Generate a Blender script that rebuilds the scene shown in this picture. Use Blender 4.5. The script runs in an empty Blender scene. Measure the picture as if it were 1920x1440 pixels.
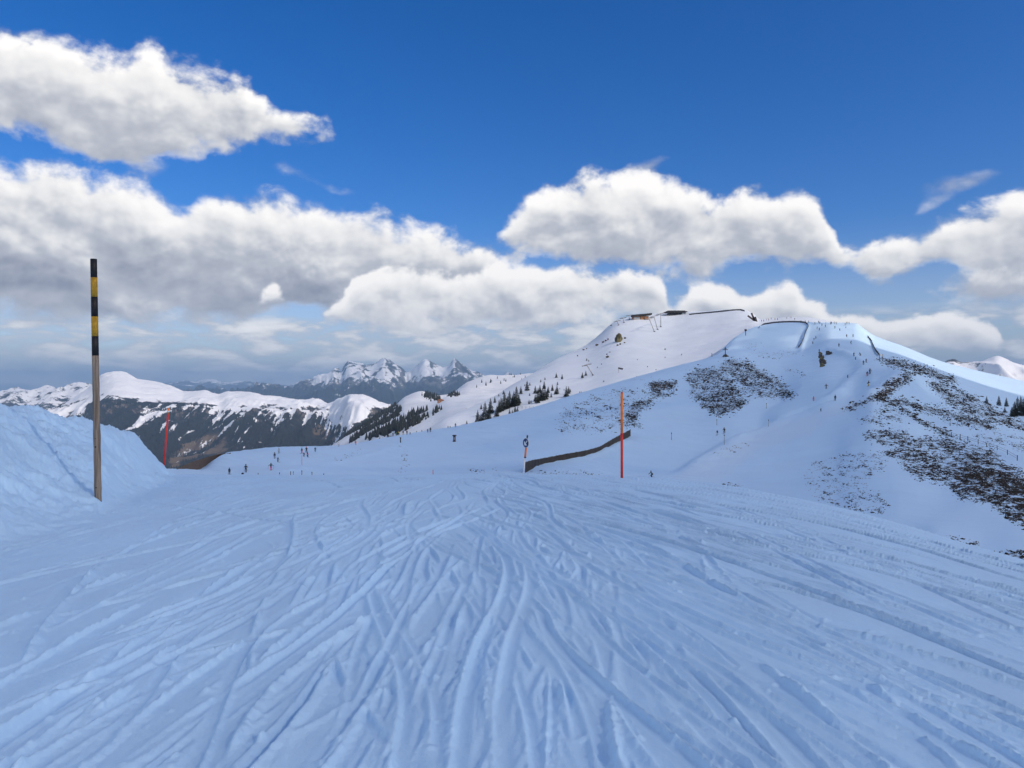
import bpy, bmesh, math, random
import numpy as np
from mathutils import Vector, Matrix

sc = bpy.context.scene
C = sc.collection
R = math.radians

# ------------------------------------------------------------------ camera
F = 1370.0                 # focal length in pixels of a 1920 x 1440 frame
EYE = 1.70                 # eye height above the snow under the camera
cam_d = bpy.data.cameras.new('camera')
cam_d.sensor_width = 36.0
cam_d.lens = F / 1920.0 * 36.0
cam_d.clip_start = 0.1
cam_d.clip_end = 200000.0
cam = bpy.data.objects.new('camera', cam_d)
cam.location = (0, 0, EYE)
cam.rotation_euler = (R(90), 0, 0)
C.objects.link(cam)
sc.camera = cam

# ------------------------------------------------------------------ exposure
sc.view_settings.view_transform = 'Standard'
sc.view_settings.look = 'None'
sc.view_settings.gamma = 1.0
sc.view_settings.exposure = 0.76
sc.cycles.use_denoising = True
sc.cycles.max_bounces = 5
sc.cycles.diffuse_bounces = 3
sc.cycles.glossy_bounces = 2
sc.cycles.transparent_max_bounces = 8
sc.cycles.volume_bounces = 0
sc.cycles.use_fast_gi = False

# ------------------------------------------------------------------ sun
SUN_EL = R(35.0)
SUN_AZ = math.atan2(0.80, -0.60)          # clockwise from +Y: right and behind the camera
SUN_DIR = Vector((math.sin(SUN_AZ) * math.cos(SUN_EL), math.cos(SUN_AZ) * math.cos(SUN_EL), math.sin(SUN_EL)))
sl = bpy.data.lights.new('sun', 'SUN')
sl.energy = 2.0
sl.angle = R(0.53)
sl.color = (1.0, 0.81, 0.645)
so = bpy.data.objects.new('sun', sl)
so.rotation_euler = SUN_DIR.to_track_quat('Z', 'Y').to_euler()
so.location = SUN_DIR * 300
C.objects.link(so)

# ------------------------------------------------------------------ world: clear sky and cumulus
world = bpy.data.worlds.new('World')
sc.world = world
world.use_nodes = True
NT = world.node_tree
NT.nodes.clear()

class G:
    """small helper for building node trees"""
    def __init__(self, nt): self.nt = nt
    def new(self, t, **kw):
        n = self.nt.nodes.new(t)
        for k, v in kw.items(): setattr(n, k, v)
        return n
    def put(self, sock, v):
        if isinstance(v, bpy.types.NodeSocket): self.nt.links.new(v, sock)
        elif v is not None: sock.default_value = v
    def m(self, op, a, b=None, c=None, clamp=False):
        n = self.new('ShaderNodeMath', operation=op, use_clamp=clamp)
        for i, v in enumerate((a, b, c)): self.put(n.inputs[i], v)
        return n.outputs[0]
    def v(self, op, a, b=None, c=None):
        n = self.new('ShaderNodeVectorMath', operation=op)
        for i, x in enumerate((a, b, c)):
            if x is not None: self.put(n.inputs[i], x)
        return n.outputs['Value'] if op in ('LENGTH', 'DOT_PRODUCT', 'DISTANCE') else n.outputs[0]
    def xyz(self, a, b, c):
        n = self.new('ShaderNodeCombineXYZ')
        for i, x in enumerate((a, b, c)): self.put(n.inputs[i], x)
        return n.outputs[0]
    def sep(self, a):
        n = self.new('ShaderNodeSeparateXYZ'); self.put(n.inputs[0], a)
        return n.outputs
    def noise(self, vec, scale, detail=4, rough=0.5, dist=0.0, lac=2.0, out=0):
        n = self.new('ShaderNodeTexNoise')
        self.put(n.inputs['Vector'], vec)
        n.inputs['Scale'].default_value = scale; n.inputs['Detail'].default_value = detail
        n.inputs['Roughness'].default_value = rough; n.inputs['Distortion'].default_value = dist
        n.inputs['Lacunarity'].default_value = lac
        return n.outputs[out]
    def ramp(self, x, a, b, lo=0.0, hi=1.0, mode='SMOOTHSTEP'):
        n = self.new('ShaderNodeMapRange', interpolation_type=mode)
        self.put(n.inputs['Value'], x)
        n.inputs['From Min'].default_value = a; n.inputs['From Max'].default_value = b
        n.inputs['To Min'].default_value = lo; n.inputs['To Max'].default_value = hi
        return n.outputs[0]
    def mix(self, f, a, b):
        n = self.new('ShaderNodeMix', data_type='RGBA')
        self.put(n.inputs[0], f); self.put(n.inputs[6], a); self.put(n.inputs[7], b)
        return n.outputs[2]

def ang(u, v):
    """direction (azimuth, elevation in radians) of a point of the sky"""
    a = math.atan((u - 960) / F)
    return a, math.atan((720 - v) / math.hypot(F, u - 960))

# decks of cumulus ahead: (bearing, top, base) along each deck; a top under its base is a gap
DECKS = [
  [(-500,60,260),(0,42,280),(100,58,286),(200,92,292),(300,86,296),(400,110,294),(440,122,290),(500,172,285),(560,205,272),(620,236,270),(650,275,235),
   (880,480,400),(925,450,462),(950,408,486),(1000,360,500),(1050,330,506),(1100,314,508),(1150,342,510),(1200,332,514),(1250,328,508),(1300,340,512),(1350,352,515),(1400,342,514),
   (1450,352,508),(1500,350,500),(1540,368,486),(1562,420,505),(1590,455,514),(1650,440,520),(1700,420,520),(1750,408,518),(1800,388,514),(1860,372,512),(1920,352,510),(2300,330,505)],
  [(-500,270,606),(0,290,604),(70,284,604),(130,300,604),(180,322,604),(240,336,604),(300,352,604),(340,368,604),(400,350,604),(450,358,604),(520,362,600),(600,372,600),(680,386,600),
   (720,406,590),(760,430,580),(830,432,570),(880,438,570),(925,455,560),(960,500,540),(985,550,490),(1595,545,500),(1625,518,542),(1645,511,546),(1680,522,543),(1705,552,520),(1715,535,565),(1745,510,575),(1800,492,580),(1850,484,580),(1920,478,576),(2300,480,560)],
  [(-500,640,560),(470,600,550),(490,556,576),(515,538,580),(540,560,580),(560,588,602),(600,574,606),(640,560,610),(660,528,614),(700,503,618),(745,490,620),(800,500,620),(850,504,622),(900,499,622),
   (950,494,622),(1000,489,622),(1060,486,618),(1120,490,614),(1200,500,606),(1240,532,612),(1262,562,630),(1300,546,634),(1350,530,640),(1400,536,640),(1450,524,640),(1480,520,640),(1505,552,640),(1560,580,642),
   (1620,588,652),(1660,600,656),(1700,588,658),(1750,576,662),(1800,580,662),(1840,610,660),(1870,626,656),(1895,665,630),(2300,660,630)],
]
AZ_SPAN = 0.75

g = G(NT)
tc = g.new('ShaderNodeTexCoord')
D = g.v('NORMALIZE', tc.outputs['Generated'])
dx, dy, dz = g.sep(D)
az = g.m('ARCTAN2', dx, dy)
el = g.m('ARCSINE', dz)
P = g.xyz(az, el, 0.0)
Q = g.v('MULTIPLY', P, (1.0, 1.3, 1.0))
# puffs; towards the horizon the clouds are farther off, smaller and flatter
n_hi = g.noise(Q, 9.0, 8.0, 0.585, 0.12)
n_up = g.noise(g.v('ADD', Q, (0.008, 0.016, 0.0)), 9.0, 4.0, 0.55, 0.12)
n_lo0 = g.noise(Q, 9.0, 4.0, 0.55, 0.12)
n_low = g.noise(g.v('MULTIPLY', P, (13.0, 46.0, 1.0)), 1.0, 5.0, 0.55, 0.2)
puff = g.m('MULTIPLY', g.m('SUBTRACT', n_hi, 0.5), 2.0)
relief = g.m('MULTIPLY', g.m('SUBTRACT', n_lo0, n_up), 2.6)
ax = g.m('DIVIDE', az, AZ_SPAN)
def curves(fns):
    n = g.new('ShaderNodeVectorCurve')
    mp = n.mapping
    mp.use_clip = False
    for c, pts in zip(mp.curves, fns):
        pts = sorted((max(-1, min(1, ang(u, v)[0] / AZ_SPAN)), ang(u, v)[1]) for u, v in pts)
        c.points[0].location = pts[0]; c.points[1].location = pts[-1]
        for p in pts[1:-1]: c.points.new(*p)
        for p in c.points: p.handle_type = 'AUTO_CLAMPED'
    mp.update()
    g.put(n.inputs['Vector'], g.xyz(ax, ax, ax))
    return g.sep(n.outputs[0])
tops = curves([[(u, t) for u, t, b in d] for d in DECKS])
bases = curves([[(u, b) for u, t, b in d] for d in DECKS])
near = g.m('MULTIPLY', g.ramp(g.m('ABSOLUTE', az), 0.66, 0.80, 1.0, 0.0), g.ramp(el, 0.60, 0.75, 1.0, 0.0))
# fair-weather cumulus go on round the unseen sky, raised and brightened as fill
big = g.noise(P, 3.0, 1.0, 0.5)
gen = g.m('ADD', g.m('MULTIPLY', g.m('SUBTRACT', big, 0.475), 9.0), g.m('MULTIPLY', puff, 1.6))
gen = g.m('SUBTRACT', g.m('SUBTRACT', gen, g.ramp(el, 0.5, 1.2, 0.0, 0.8)), g.m('MULTIPLY', near, 20.0))
covers, lits = [], []
for i, (sharp, base_sharp, amp, dark) in enumerate(((0.030, 0.030, 1.0, 0.0), (0.034, 0.026, 0.85, 0.06), (0.018, 0.022, 1.0, -0.12))):
    ht = g.m('SUBTRACT', tops[i], el)
    hb = g.m('SUBTRACT', el, bases[i])
    f = g.m('MINIMUM', g.m('DIVIDE', ht, sharp), g.m('DIVIDE', hb, base_sharp))
    f = g.m('ADD', g.m('MINIMUM', f, 2.2), g.m('MULTIPLY', puff, 2.7 * amp))
    f = g.m('SUBTRACT', f, g.m('MULTIPLY', g.m('SUBTRACT', 1.0, near), 20.0))
    if i == 0: f = g.m('MAXIMUM', f, gen)
    cv = g.ramp(f, -0.10, 0.72, 0.0, 1.0)
    rel = g.m('DIVIDE', hb, g.m('MAXIMUM', g.m('ADD', ht, hb), 0.02), None, True)
    if i == 0: rel = g.m('ADD', g.m('MULTIPLY', rel, near), g.m('MULTIPLY', 1.0, g.m('SUBTRACT', 1.0, near)))
    li = g.m('ADD', g.m('MULTIPLY', rel, 0.84), g.m('MULTIPLY', relief, 0.75))
    li = g.m('ADD', li, g.m('MULTIPLY', puff, 0.22))
    # thin rims let light through
    li = g.m('ADD', li, g.ramp(f, 0.3, 2.2, 0.26, 0.0))
    lits.append(g.m('ADD', li, 0.04 - dark)); covers.append(cv)
# flat far cloud bands over the horizon
hz = g.ramp(el, 0.075, 0.10, 1.0, 0.0)
hc = g.m('MULTIPLY', g.ramp(n_low, 0.36, 0.56), g.m('MULTIPLY', hz, 0.92))
hl = g.m('ADD', g.m('MULTIPLY', g.m('SUBTRACT', n_low, 0.45), 2.6), 0.42)
hl = g.m('ADD', hl, g.ramp(el, -0.01, 0.035, 0.30, 0.0))
# wisps
for (u, v, a_, b_, tilt) in ((590, 340, 95, 15, .33), (1865, 325, 75, 15, -.2), (1215, 312, 55, 12, -.3), (1715, 402, 60, 12, -.45), (290, 312, 36, 18, 0)):
    ca, ce = ang(u, v); co, si = math.cos(tilt), math.sin(tilt); ia, ib = F / a_, F / b_
    d = g.v('SUBTRACT', P, (ca, ce, 0.0))
    L = g.v('LENGTH', g.xyz(g.v('DOT_PRODUCT', d, (co * ia, -si * ia, 0.0)), g.v('DOT_PRODUCT', d, (si * ib, co * ib, 0.0)), 0.0))
    w = g.m('MULTIPLY', g.ramp(g.m('ADD', g.m('SUBTRACT', 1.0, L), g.m('MULTIPLY', puff, 3.4)), 0.0, 1.5), 0.5)
    hc = g.m('MAXIMUM', hc, w)
    hl = g.m('MAXIMUM', hl, g.m('MULTIPLY', w, 0.9))
cover, lit = hc, hl
for i in (1, 2, 0):
    t = covers[i]
    lit = g.m('ADD', g.m('MULTIPLY', lits[i], t), g.m('MULTIPLY', lit, g.m('SUBTRACT', 1.0, t)))
    cover = g.m('SUBTRACT', 1.0, g.m('MULTIPLY', g.m('SUBTRACT', 1.0, cover), g.m('SUBTRACT', 1.0, t)))
lit = g.m('ADD', lit, 0.0, None, True)
sky = g.new('ShaderNodeTexSky', sky_type='NISHITA')
sky.sun_disc = False
sky.sun_elevation = SUN_EL
sky.sun_rotation = SUN_AZ
sky.altitude = 1900
sky.air_density = 1.0
sky.dust_density = 5.0
sky.ozone_density = 4.0
SKY = 0.10
hs = g.new('ShaderNodeHueSaturation')
g.put(hs.inputs['Saturation'], g.ramp(el, 0.0, 0.22, 0.75, 1.36))
hs.inputs['Value'].default_value = 0.84
hs.inputs['Hue'].default_value = 0.511
g.put(hs.inputs['Color'], sky.outputs[0])
cr = g.new('ShaderNodeValToRGB')
e = cr.color_ramp
e.elements[0].position = 0.0; e.elements[0].color = (1.75, 1.9, 2.35, 1)
e.elements[1].position = 1.0; e.elements[1].color = (6.7, 6.5, 6.3, 1)
x = e.elements.new(0.42); x.color = (3.3, 3.42, 3.75, 1)
x = e.elements.new(0.72); x.color = (5.4, 5.35, 5.3, 1)
g.put(cr.inputs[0], lit)
col = g.mix(cover, hs.outputs[0], cr.outputs[0])
bg = g.new('ShaderNodeBackground')
bg.inputs['Strength'].default_value = SKY
g.put(bg.inputs['Color'], col)
wo = g.new('ShaderNodeOutputWorld')
NT.links.new(bg.outputs[0], wo.inputs[0])
world.cycles.sampling_method = 'MANUAL'
world.cycles.sample_map_resolution = 512

# ------------------------------------------------------------------ numeric helpers
rng = np.random.default_rng(11)
_LAT = np.random.default_rng(5).random((256, 256)).astype(np.float32)
def vnoise(x, y):
    x = np.asarray(x, float); y = np.asarray(y, float)
    ix = np.floor(x).astype(np.int64); iy = np.floor(y).astype(np.int64)
    fx = x - ix; fy = y - iy
    fx = fx * fx * fx * (fx * (fx * 6 - 15) + 10); fy = fy * fy * fy * (fy * (fy * 6 - 15) + 10)
    a = _LAT[ix & 255, iy & 255]; b = _LAT[(ix + 1) & 255, iy & 255]
    c = _LAT[ix & 255, (iy + 1) & 255]; d = _LAT[(ix + 1) & 255, (iy + 1) & 255]
    return (a + (b - a) * fx) * (1 - fy) + (c + (d - c) * fx) * fy
def fbm(x, y, octaves=5, gain=0.5, lac=2.03, ridged=False):
    """about -1 .. 1 (ridged: 0 .. 1)"""
    s = 0; a = 1.0; t = 0
    x = np.asarray(x, float); y = np.asarray(y, float)
    for i in range(octaves):
        n = vnoise(x + 17.3 * i, y - 9.1 * i)
        if ridged: n = 1 - np.abs(2 * n - 1); n = n * n
        else: n = 2 * n - 1
        s = s + a * n; t += a; a *= gain
        x, y = (0.8 * x - 0.6 * y) * lac, (0.6 * x + 0.8 * y) * lac
    return s / t
def smooth(a, b, x):
    t = np.clip((np.asarray(x, float) - a) / (b - a), 0, 1)
    return t * t * (3 - 2 * t)
def pchip(xs, ys, x):
    """monotone cubic through the points, straight beyond the ends"""
    xs = np.asarray(xs, float); ys = np.asarray(ys, float); x = np.asarray(x, float)
    if len(xs) == 1: return np.full_like(x, ys[0])
    h = np.diff(xs); d = np.diff(ys) / h
    m = np.zeros(len(xs))
    m[0] = d[0]; m[-1] = d[-1]
    for i in range(1, len(xs) - 1):
        if d[i - 1] * d[i] > 0:
            w1 = 2 * h[i] + h[i - 1]; w2 = h[i] + 2 * h[i - 1]
            m[i] = (w1 + w2) / (w1 / d[i - 1] + w2 / d[i])
    k = np.clip(np.searchsorted(xs, x) - 1, 0, len(xs) - 2)
    t = (x - xs[k]) / h[k]
    tt = np.clip(t, 0, 1)
    r = ((1 + 2 * tt) * (1 - tt) ** 2 * ys[k] + tt * (1 - tt) ** 2 * h[k] * m[k] + tt * tt * (3 - 2 * tt) * ys[k + 1] + tt * tt * (tt - 1) * h[k] * m[k + 1])
    r = np.where(t < 0, ys[0] + m[0] * (x - xs[0]), r)
    return np.where(t > 1, ys[-1] + m[-1] * (x - xs[-1]), r)
def inside(poly, x, y):
    r = np.zeros(np.shape(x), bool)
    n = len(poly)
    for i in range(n):
        x0, y0 = poly[i]; x1, y1 = poly[(i + 1) % n]
        c = ((y0 > y) != (y1 > y))
        if y1 != y0: r ^= c & (x < (x1 - x0) * (y - y0) / (y1 - y0) + x0)
    return r
def edge_dist(poly, x, y):
    best = np.full(np.shape(x), 1e9)
    n = len(poly)
    for i in range(n):
        ax, ay = poly[i]; bx, by = poly[(i + 1) % n]
        dx, dy = bx - ax, by - ay
        t = np.clip(((x - ax) * dx + (y - ay) * dy) / (dx * dx + dy * dy + 1e-9), 0, 1)
        best = np.minimum(best, np.hypot(x - ax - t * dx, y - ay - t * dy))
    return best

# ------------------------------------------------------------------ mesh helpers
def tag(o, label=None, cat=None, group=None, kind=None):
    if label: o['label'] = label
    if cat: o['category'] = cat
    if group: o['group'] = group
    if kind: o['kind'] = kind
    return o
def mesh_np(name, co, faces, smooth_=True, attrs=None):
    """co (n,3); faces (m,3) or (m,4) int"""
    me = bpy.data.meshes.new(name)
    co = np.ascontiguousarray(co, np.float32); faces = np.ascontiguousarray(faces, np.int32)
    k = faces.shape[1]
    me.vertices.add(len(co)); me.vertices.foreach_set('co', co.ravel())
    me.loops.add(faces.size); me.loops.foreach_set('vertex_index', faces.ravel())
    me.polygons.add(len(faces))
    me.polygons.foreach_set('loop_start', np.arange(0, faces.size, k, dtype=np.int32))
    me.polygons.foreach_set('loop_total', np.full(len(faces), k, np.int32))
    me.polygons.foreach_set('use_smooth', np.full(len(faces), smooth_, bool))
    for n, a in (attrs or {}).items():
        at = me.attributes.new(n, 'FLOAT', 'POINT')
        at.data.foreach_set('value', np.ascontiguousarray(a, np.float32).ravel())
    me.update(calc_edges=True)
    return me
def grid_faces(nu, nd):
    i = np.arange(nu * nd).reshape(nu, nd)
    return np.stack([i[:-1, :-1], i[1:, :-1], i[1:, 1:], i[:-1, 1:]], -1).reshape(-1, 4)
def put(name, me, mat=None, parent=None, loc=None, rot=None, scale=None):
    o = bpy.data.objects.new(name, me)
    C.objects.link(o)
    if mat is not None:
        me.materials.clear(); me.materials.append(mat)
    if parent is not None: o.parent = parent
    if loc is not None: o.location = loc
    if rot is not None: o.rotation_euler = rot
    if scale is not None: o.scale = scale if hasattr(scale, '__len__') else (scale,) * 3
    return o
def empty(name, loc=(0, 0, 0), rz=0.0):
    o = bpy.data.objects.new(name, None)
    C.objects.link(o); o.location = loc; o.rotation_euler = (0, 0, rz); o.empty_display_size = 0.3
    return o

# ------------------------------------------------------------------ materials
def material(name):
    m = bpy.data.materials.new(name); m.use_nodes = True
    g = G(m.node_tree)
    b = m.node_tree.nodes['Principled BSDF']
    return m, g, b
def plain(name, col, rough=0.6, metal=0.0, grain=0.0, scale=20.0):
    m, g, b = material(name)
    b.inputs['Roughness'].default_value = rough; b.inputs['Metallic'].default_value = metal
    b.inputs['Specular IOR Level'].default_value = 0.3
    if grain:
        t = g.new('ShaderNodeTexCoord')
        n = g.noise(t.outputs['Object'], scale, 4)
        c = g.mix(g.ramp(n, 0.25, 0.75), tuple(x * (1 - grain) for x in col) + (1,), tuple(min(1, x * (1 + grain)) for x in col) + (1,))
        g.put(b.inputs['Base Color'], c)
    else: b.inputs['Base Color'].default_value = (*col, 1)
    return m
SNOW = (0.525, 0.775, 1.0)  # blue of the shade put into the snow's base colour
SUNLIT_SNOW = (0.63, 0.725, 0.815)  # greyer snow for the sunlit peak: its lit tone put into the colour
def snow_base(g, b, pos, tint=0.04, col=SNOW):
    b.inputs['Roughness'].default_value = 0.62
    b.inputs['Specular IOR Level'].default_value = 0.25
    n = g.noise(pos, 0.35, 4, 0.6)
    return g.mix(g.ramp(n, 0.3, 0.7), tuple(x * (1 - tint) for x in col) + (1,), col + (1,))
def attr(g, name):
    n = g.new('ShaderNodeAttribute'); n.attribute_name = name
    return n.outputs['Fac']
def bump(g, b, h, strength, dist):
    n = g.new('ShaderNodeBump'); n.inputs['Strength'].default_value = strength; n.inputs['Distance'].default_value = dist
    g.put(n.inputs['Height'], h); g.put(b.inputs['Normal'], n.outputs[0])

M = {}
# trodden snow close to the camera
m, g, b = material('piste_snow'); M['piste'] = m
pos = g.new('ShaderNodeNewGeometry').outputs['Position']
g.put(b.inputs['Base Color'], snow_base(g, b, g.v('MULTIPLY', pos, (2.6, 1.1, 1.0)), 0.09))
h = g.m('ADD', g.noise(pos, 9.0, 5, 0.65), g.m('MULTIPLY', g.noise(pos, 90.0, 3, 0.65), 0.30))
bump(g, b, h, 0.36, 0.04)

# hillsides: snow with bare heath where the wind has cleared it
def hill_material(name, sc_, soil_a=(0.030, 0.024, 0.017), soil_b=(0.11, 0.085, 0.055), dist=0.25, col=SNOW):
    m, g, b = material(name)
    pos = g.new('ShaderNodeNewGeometry').outputs['Position']
    base = snow_base(g, b, g.v('SCALE', pos), 0.05, col)
    sn = base
    dirt = g.m('MULTIPLY', attr(g, 'dirt'), g.ramp(g.noise(pos, 0.12 * sc_, 5, 0.65), 0.25, 0.75, 0.35, 1.0))
    sn = g.mix(g.m('MULTIPLY', dirt, 0.85), sn, (0.62, 0.765, 0.90, 1))
    n = g.noise(pos, 0.9 * sc_, 6, 0.68)
    bare = g.ramp(g.m('ADD', g.m('MULTIPLY', attr(g, 'bare'), 0.80), g.m('MULTIPLY', g.m('SUBTRACT', n, 0.5), 2.0)), 0.50, 0.60)
    soil = g.mix(g.ramp(g.noise(pos, 0.45 * sc_, 5, 0.7), 0.35, 0.68), (*soil_a, 1), (*soil_b, 1))
    g.put(b.inputs['Base Color'], g.mix(bare, sn, soil))
    h = g.m('ADD', g.m('MULTIPLY', bare, 0.6), g.noise(pos, 0.25 * sc_, 6, 0.6))
    bump(g, b, h, 0.6, dist)
    for nn in m.node_tree.nodes:
        if nn.type == 'VECT_MATH' and nn.operation == 'SCALE': nn.inputs['Scale'].default_value = 0.1
    return m
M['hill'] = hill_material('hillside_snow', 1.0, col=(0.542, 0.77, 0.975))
M['peak'] = hill_material('peak_snow', 0.5, dist=0.5, col=SUNLIT_SNOW)
M['spur'] = hill_material('spur_snow', 0.16, (0.10, 0.085, 0.06), (0.22, 0.18, 0.12), 1.0, (0.74, 0.80, 0.85))

# mountains: rock, forest, meadow and snow by vertex weights broken up with noise
def mountain_material(name, s, rock, forest, meadow, dist):
    m, g, b = material(name)
    b.inputs['Roughness'].default_value = 0.85; b.inputs['Specular IOR Level'].default_value = 0.1
    pos = g.new('ShaderNodeNewGeometry').outputs['Position']
    n1 = g.noise(pos, s, 8, 0.66)
    n2 = g.noise(pos, s * 3.1, 6, 0.68)
    lowc = g.mix(g.ramp(g.m('ADD', attr(g, 'meadow'), g.m('MULTIPLY', g.m('SUBTRACT', n1, 0.5), 1.2)), 0.45, 0.58), (*forest, 1), (*meadow, 1))
    lowc = g.mix(g.ramp(g.m('ADD', attr(g, 'rock'), g.m('MULTIPLY', g.m('SUBTRACT', n2, 0.5), 1.2)), 0.42, 0.60), lowc, (*rock, 1))
    w = g.m('ADD', attr(g, 'snow'), g.m('ADD', g.m('MULTIPLY', g.m('SUBTRACT', n1, 0.5), 1.0), g.m('MULTIPLY', g.m('SUBTRACT', n2, 0.5), 0.8)))
    g.put(b.inputs['Base Color'], g.mix(g.ramp(w, 0.46, 0.56), lowc, (0.81, 0.87, 0.92, 1)))
    bump(g, b, g.m('ADD', n1, g.m('MULTIPLY', n2, 0.4)), 0.7, dist)
    return m
M['mountain'] = mountain_material('mountain_ground', 1 / 260, (0.13, 0.115, 0.10), (0.020, 0.024, 0.022), (0.125, 0.098, 0.068), 18)
M['range'] = mountain_material('range_ground', 1 / 800, (0.16, 0.155, 0.15), (0.018, 0.026, 0.024), (0.06, 0.06, 0.04), 60)

# ------------------------------------------------------------------ the snow under the camera
CREST = [(-700, 905), (-200, 900), (100, 895), (320, 890), (600, 891), (900, 889), (1060, 889), (1166, 892), (1250, 897), (1300, 902), (1400, 917), (1500, 936), (1600, 958),
         (1700, 986), (1800, 1017), (1920, 1050), (2100, 1100), (2400, 1170)]
CU, CV = [c[0] for c in CREST], [c[1] for c in CREST]
def near_z(u, d):
    """height of the rounded piste shoulder, without tracks"""
    s = (np.interp(u, CU, CV) - 720) / F
    z = -s * s * d * d / (4 * EYE)
    vb = np.interp(u, [-900, -400, 0, 60, 120, 175, 240, 305, 330], [690, 705, 764, 774, 787, 800, 813, 833, 842])
    df = np.interp(u, [-900, -400, 0, 184, 305], [5.5, 6.5, 8.0, 10.2, 16.0])
    dc = np.interp(u, [-900, -400, 0, 184, 305], [8.5, 9.5, 13.5, 18.0, 26.0])
    zc = EYE - (vb - 720) / F * dc
    zb = -s * s * dc * dc / (4 * EYE)
    H = (zc - zb) * (1 - smooth(246, 334, u))
    add = H * smooth(df, dc, d)
    add = np.where(d > dc, H - 0.035 * (d - dc) ** 2 * np.sign(H), add)
    add = np.maximum(add, -30)
    bank = np.where(H > 0.004, smooth(df * 0.85, df + (dc - df) * 0.5, d), 0)
    return z + add, bank * (1 - smooth(300, 350, u))
def tracks_map():
    """height map of ski tracks, skid berms and crumbs, 1 cm cells"""
    x0, x1, y0, y1, c = -15.0, 17.0, 2.2, 33.0, 0.0105
    nx, ny = int((x1 - x0) / c), int((y1 - y0) / c)
    Hm = np.zeros((nx, ny), np.float32)
    rg = np.random.default_rng(23)
    def stroke(x, y, th, s, wg, dg, wb, hb, side, fade, k, rough_amp):
        px = x + np.cumsum(np.sin(th)) * c * 0.8; py = y + np.cumsum(np.cos(th)) * c * 0.8
        t = np.arange(-wg * 1.5 - .03, wg + wb * 2.6 + .02, c * 0.8)
        rough = fbm(s[:, None] * 7 + k, t[None, :] * 7, 2) + 0.8 * fbm(s[:, None] * 31 + k, t[None, :] * 31, 2)
        prof_g = -dg * np.exp(-np.abs(t / wg) ** 3)
        tb = t - wg - wb * 0.45
        prof_b = hb * np.exp(-(np.where(tb < 0, tb / (wb * .38), tb / (wb * 1.15))) ** 2)
        hgt = fade[:, None] * (prof_g[None, :] + prof_b[None, :] * (1 + rough_amp * rough))
        env = np.minimum(fade[:, None] * 1.3, 1) * np.exp(-((t[None, :] - wb * .5) / (wg + wb * 1.3)) ** 6) * 0.97
        gx = px[:, None] + side * t[None, :] * np.cos(th)[:, None]
        gy = py[:, None] - side * t[None, :] * np.sin(th)[:, None]
        ix = ((gx - x0) / c).astype(np.int32); iy = ((gy - y0) / c).astype(np.int32)
        ok = (ix >= 0) & (ix < nx) & (iy >= 0) & (iy < ny)
        ix, iy = ix[ok], iy[ok]
        Hm[ix, iy] = Hm[ix, iy] * (1 - env[ok]) + hgt[ok] * (.35 + .65 * (Hm[ix, iy] < .02))
    n = 500
    for k in range(n):
        y = 1.0 + 30 * rg.random() ** 1.9
        x = rg.uniform(-1.1, 1.15) * (1.3 + 0.75 * y)
        L = rg.uniform(2.0, 5.0) + rg.random() ** 2 * 9
        if x > 0: base = -(0.06 + 0.52 * min(1, x / 5.0)) + rg.normal(0, .08)
        else: base = 0.12 * min(1, -x / 2) + rg.normal(0, .11)
        if rg.random() < 0.05: base += rg.normal(0, 0.45)
        A = rg.uniform(0.03, 0.27); lam = rg.uniform(3.5, 10); ph = rg.uniform(0, 6.28)
        s = np.arange(0, L, c * 0.8)
        th = base + A * np.sin(6.283 * s / lam + ph) + 0.05 * (fbm(s * 1.1 + k * 31.7, s * 0 + k, 3))
        side = 1 if rg.random() < 0.75 else -1
        fade = smooth(0, 0.25 * L, s) * smooth(0, 0.18 * L, L - s) * (0.78 + 0.45 * fbm(s * 0.8 + k * 3.3, s * 0 + 7, 2))
        kind = rg.random()
        if kind < 0.76:       # carved edge: narrow groove and a crisp little ridge
            wg, dg, wb, hb = rg.uniform(.020, .040), rg.uniform(.012, .028), rg.uniform(.015, .030), rg.uniform(.018, .044)
            stroke(x, y, th, s, wg, dg, wb, hb, side, fade, k, .42)
            if rg.random() < .35:
                g_ = rg.uniform(.16, .36)
                stroke(x + g_ * math.cos(base), y - g_ * math.sin(base), th + rg.normal(0, .015), s, wg * rg.uniform(.7, 1.1), dg * rg.uniform(.5, 1), wb, hb * rg.uniform(.4, .9), side, fade, k + .5, .35)
        else:                 # skidded edge: shallow scraped strip and a sharper, higher ridge of pushed snow
            wg, dg, wb, hb = rg.uniform(.04, .10), rg.uniform(.008, .018), rg.uniform(.024, .048), rg.uniform(.028, .054)
            stroke(x, y, th, s, wg, dg, wb, hb, side, fade, k, .62)
    # crumbs of loose snow
    nb = 9000
    by = 2.3 + 22 * rg.random(nb) ** 1.6; bx = rg.uniform(-1, 1, nb) * (1.5 + 0.8 * by)
    keep = fbm(bx * 0.7, by * 0.7, 3) > rg.uniform(-0.35, 0.55, nb)
    for x, y, r in zip(bx[keep], by[keep], 0.006 + 0.022 * rg.random(nb)[keep] ** 5):
        w = int(r * 2 / c) + 1
        i, j = int((x - x0) / c), int((y - y0) / c)
        if w < i < nx - w - 1 and w < j < ny - w - 1:
            a = np.arange(-w, w + 1) * c
            rr = np.hypot(a[:, None], a[None, :] * 1.15)
            Hm[i - w:i + w + 1, j - w:j + w + 1] += (r * 0.9 * np.exp(-(rr / r) ** 2)).astype(np.float32)
    Hm[1:-1] = 0.15 * Hm[:-2] + 0.7 * Hm[1:-1] + 0.15 * Hm[2:]
    Hm[:, 1:-1] = 0.15 * Hm[:, :-2] + 0.7 * Hm[:, 1:-1] + 0.15 * Hm[:, 2:]
    return Hm, x0, y0, c
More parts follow.
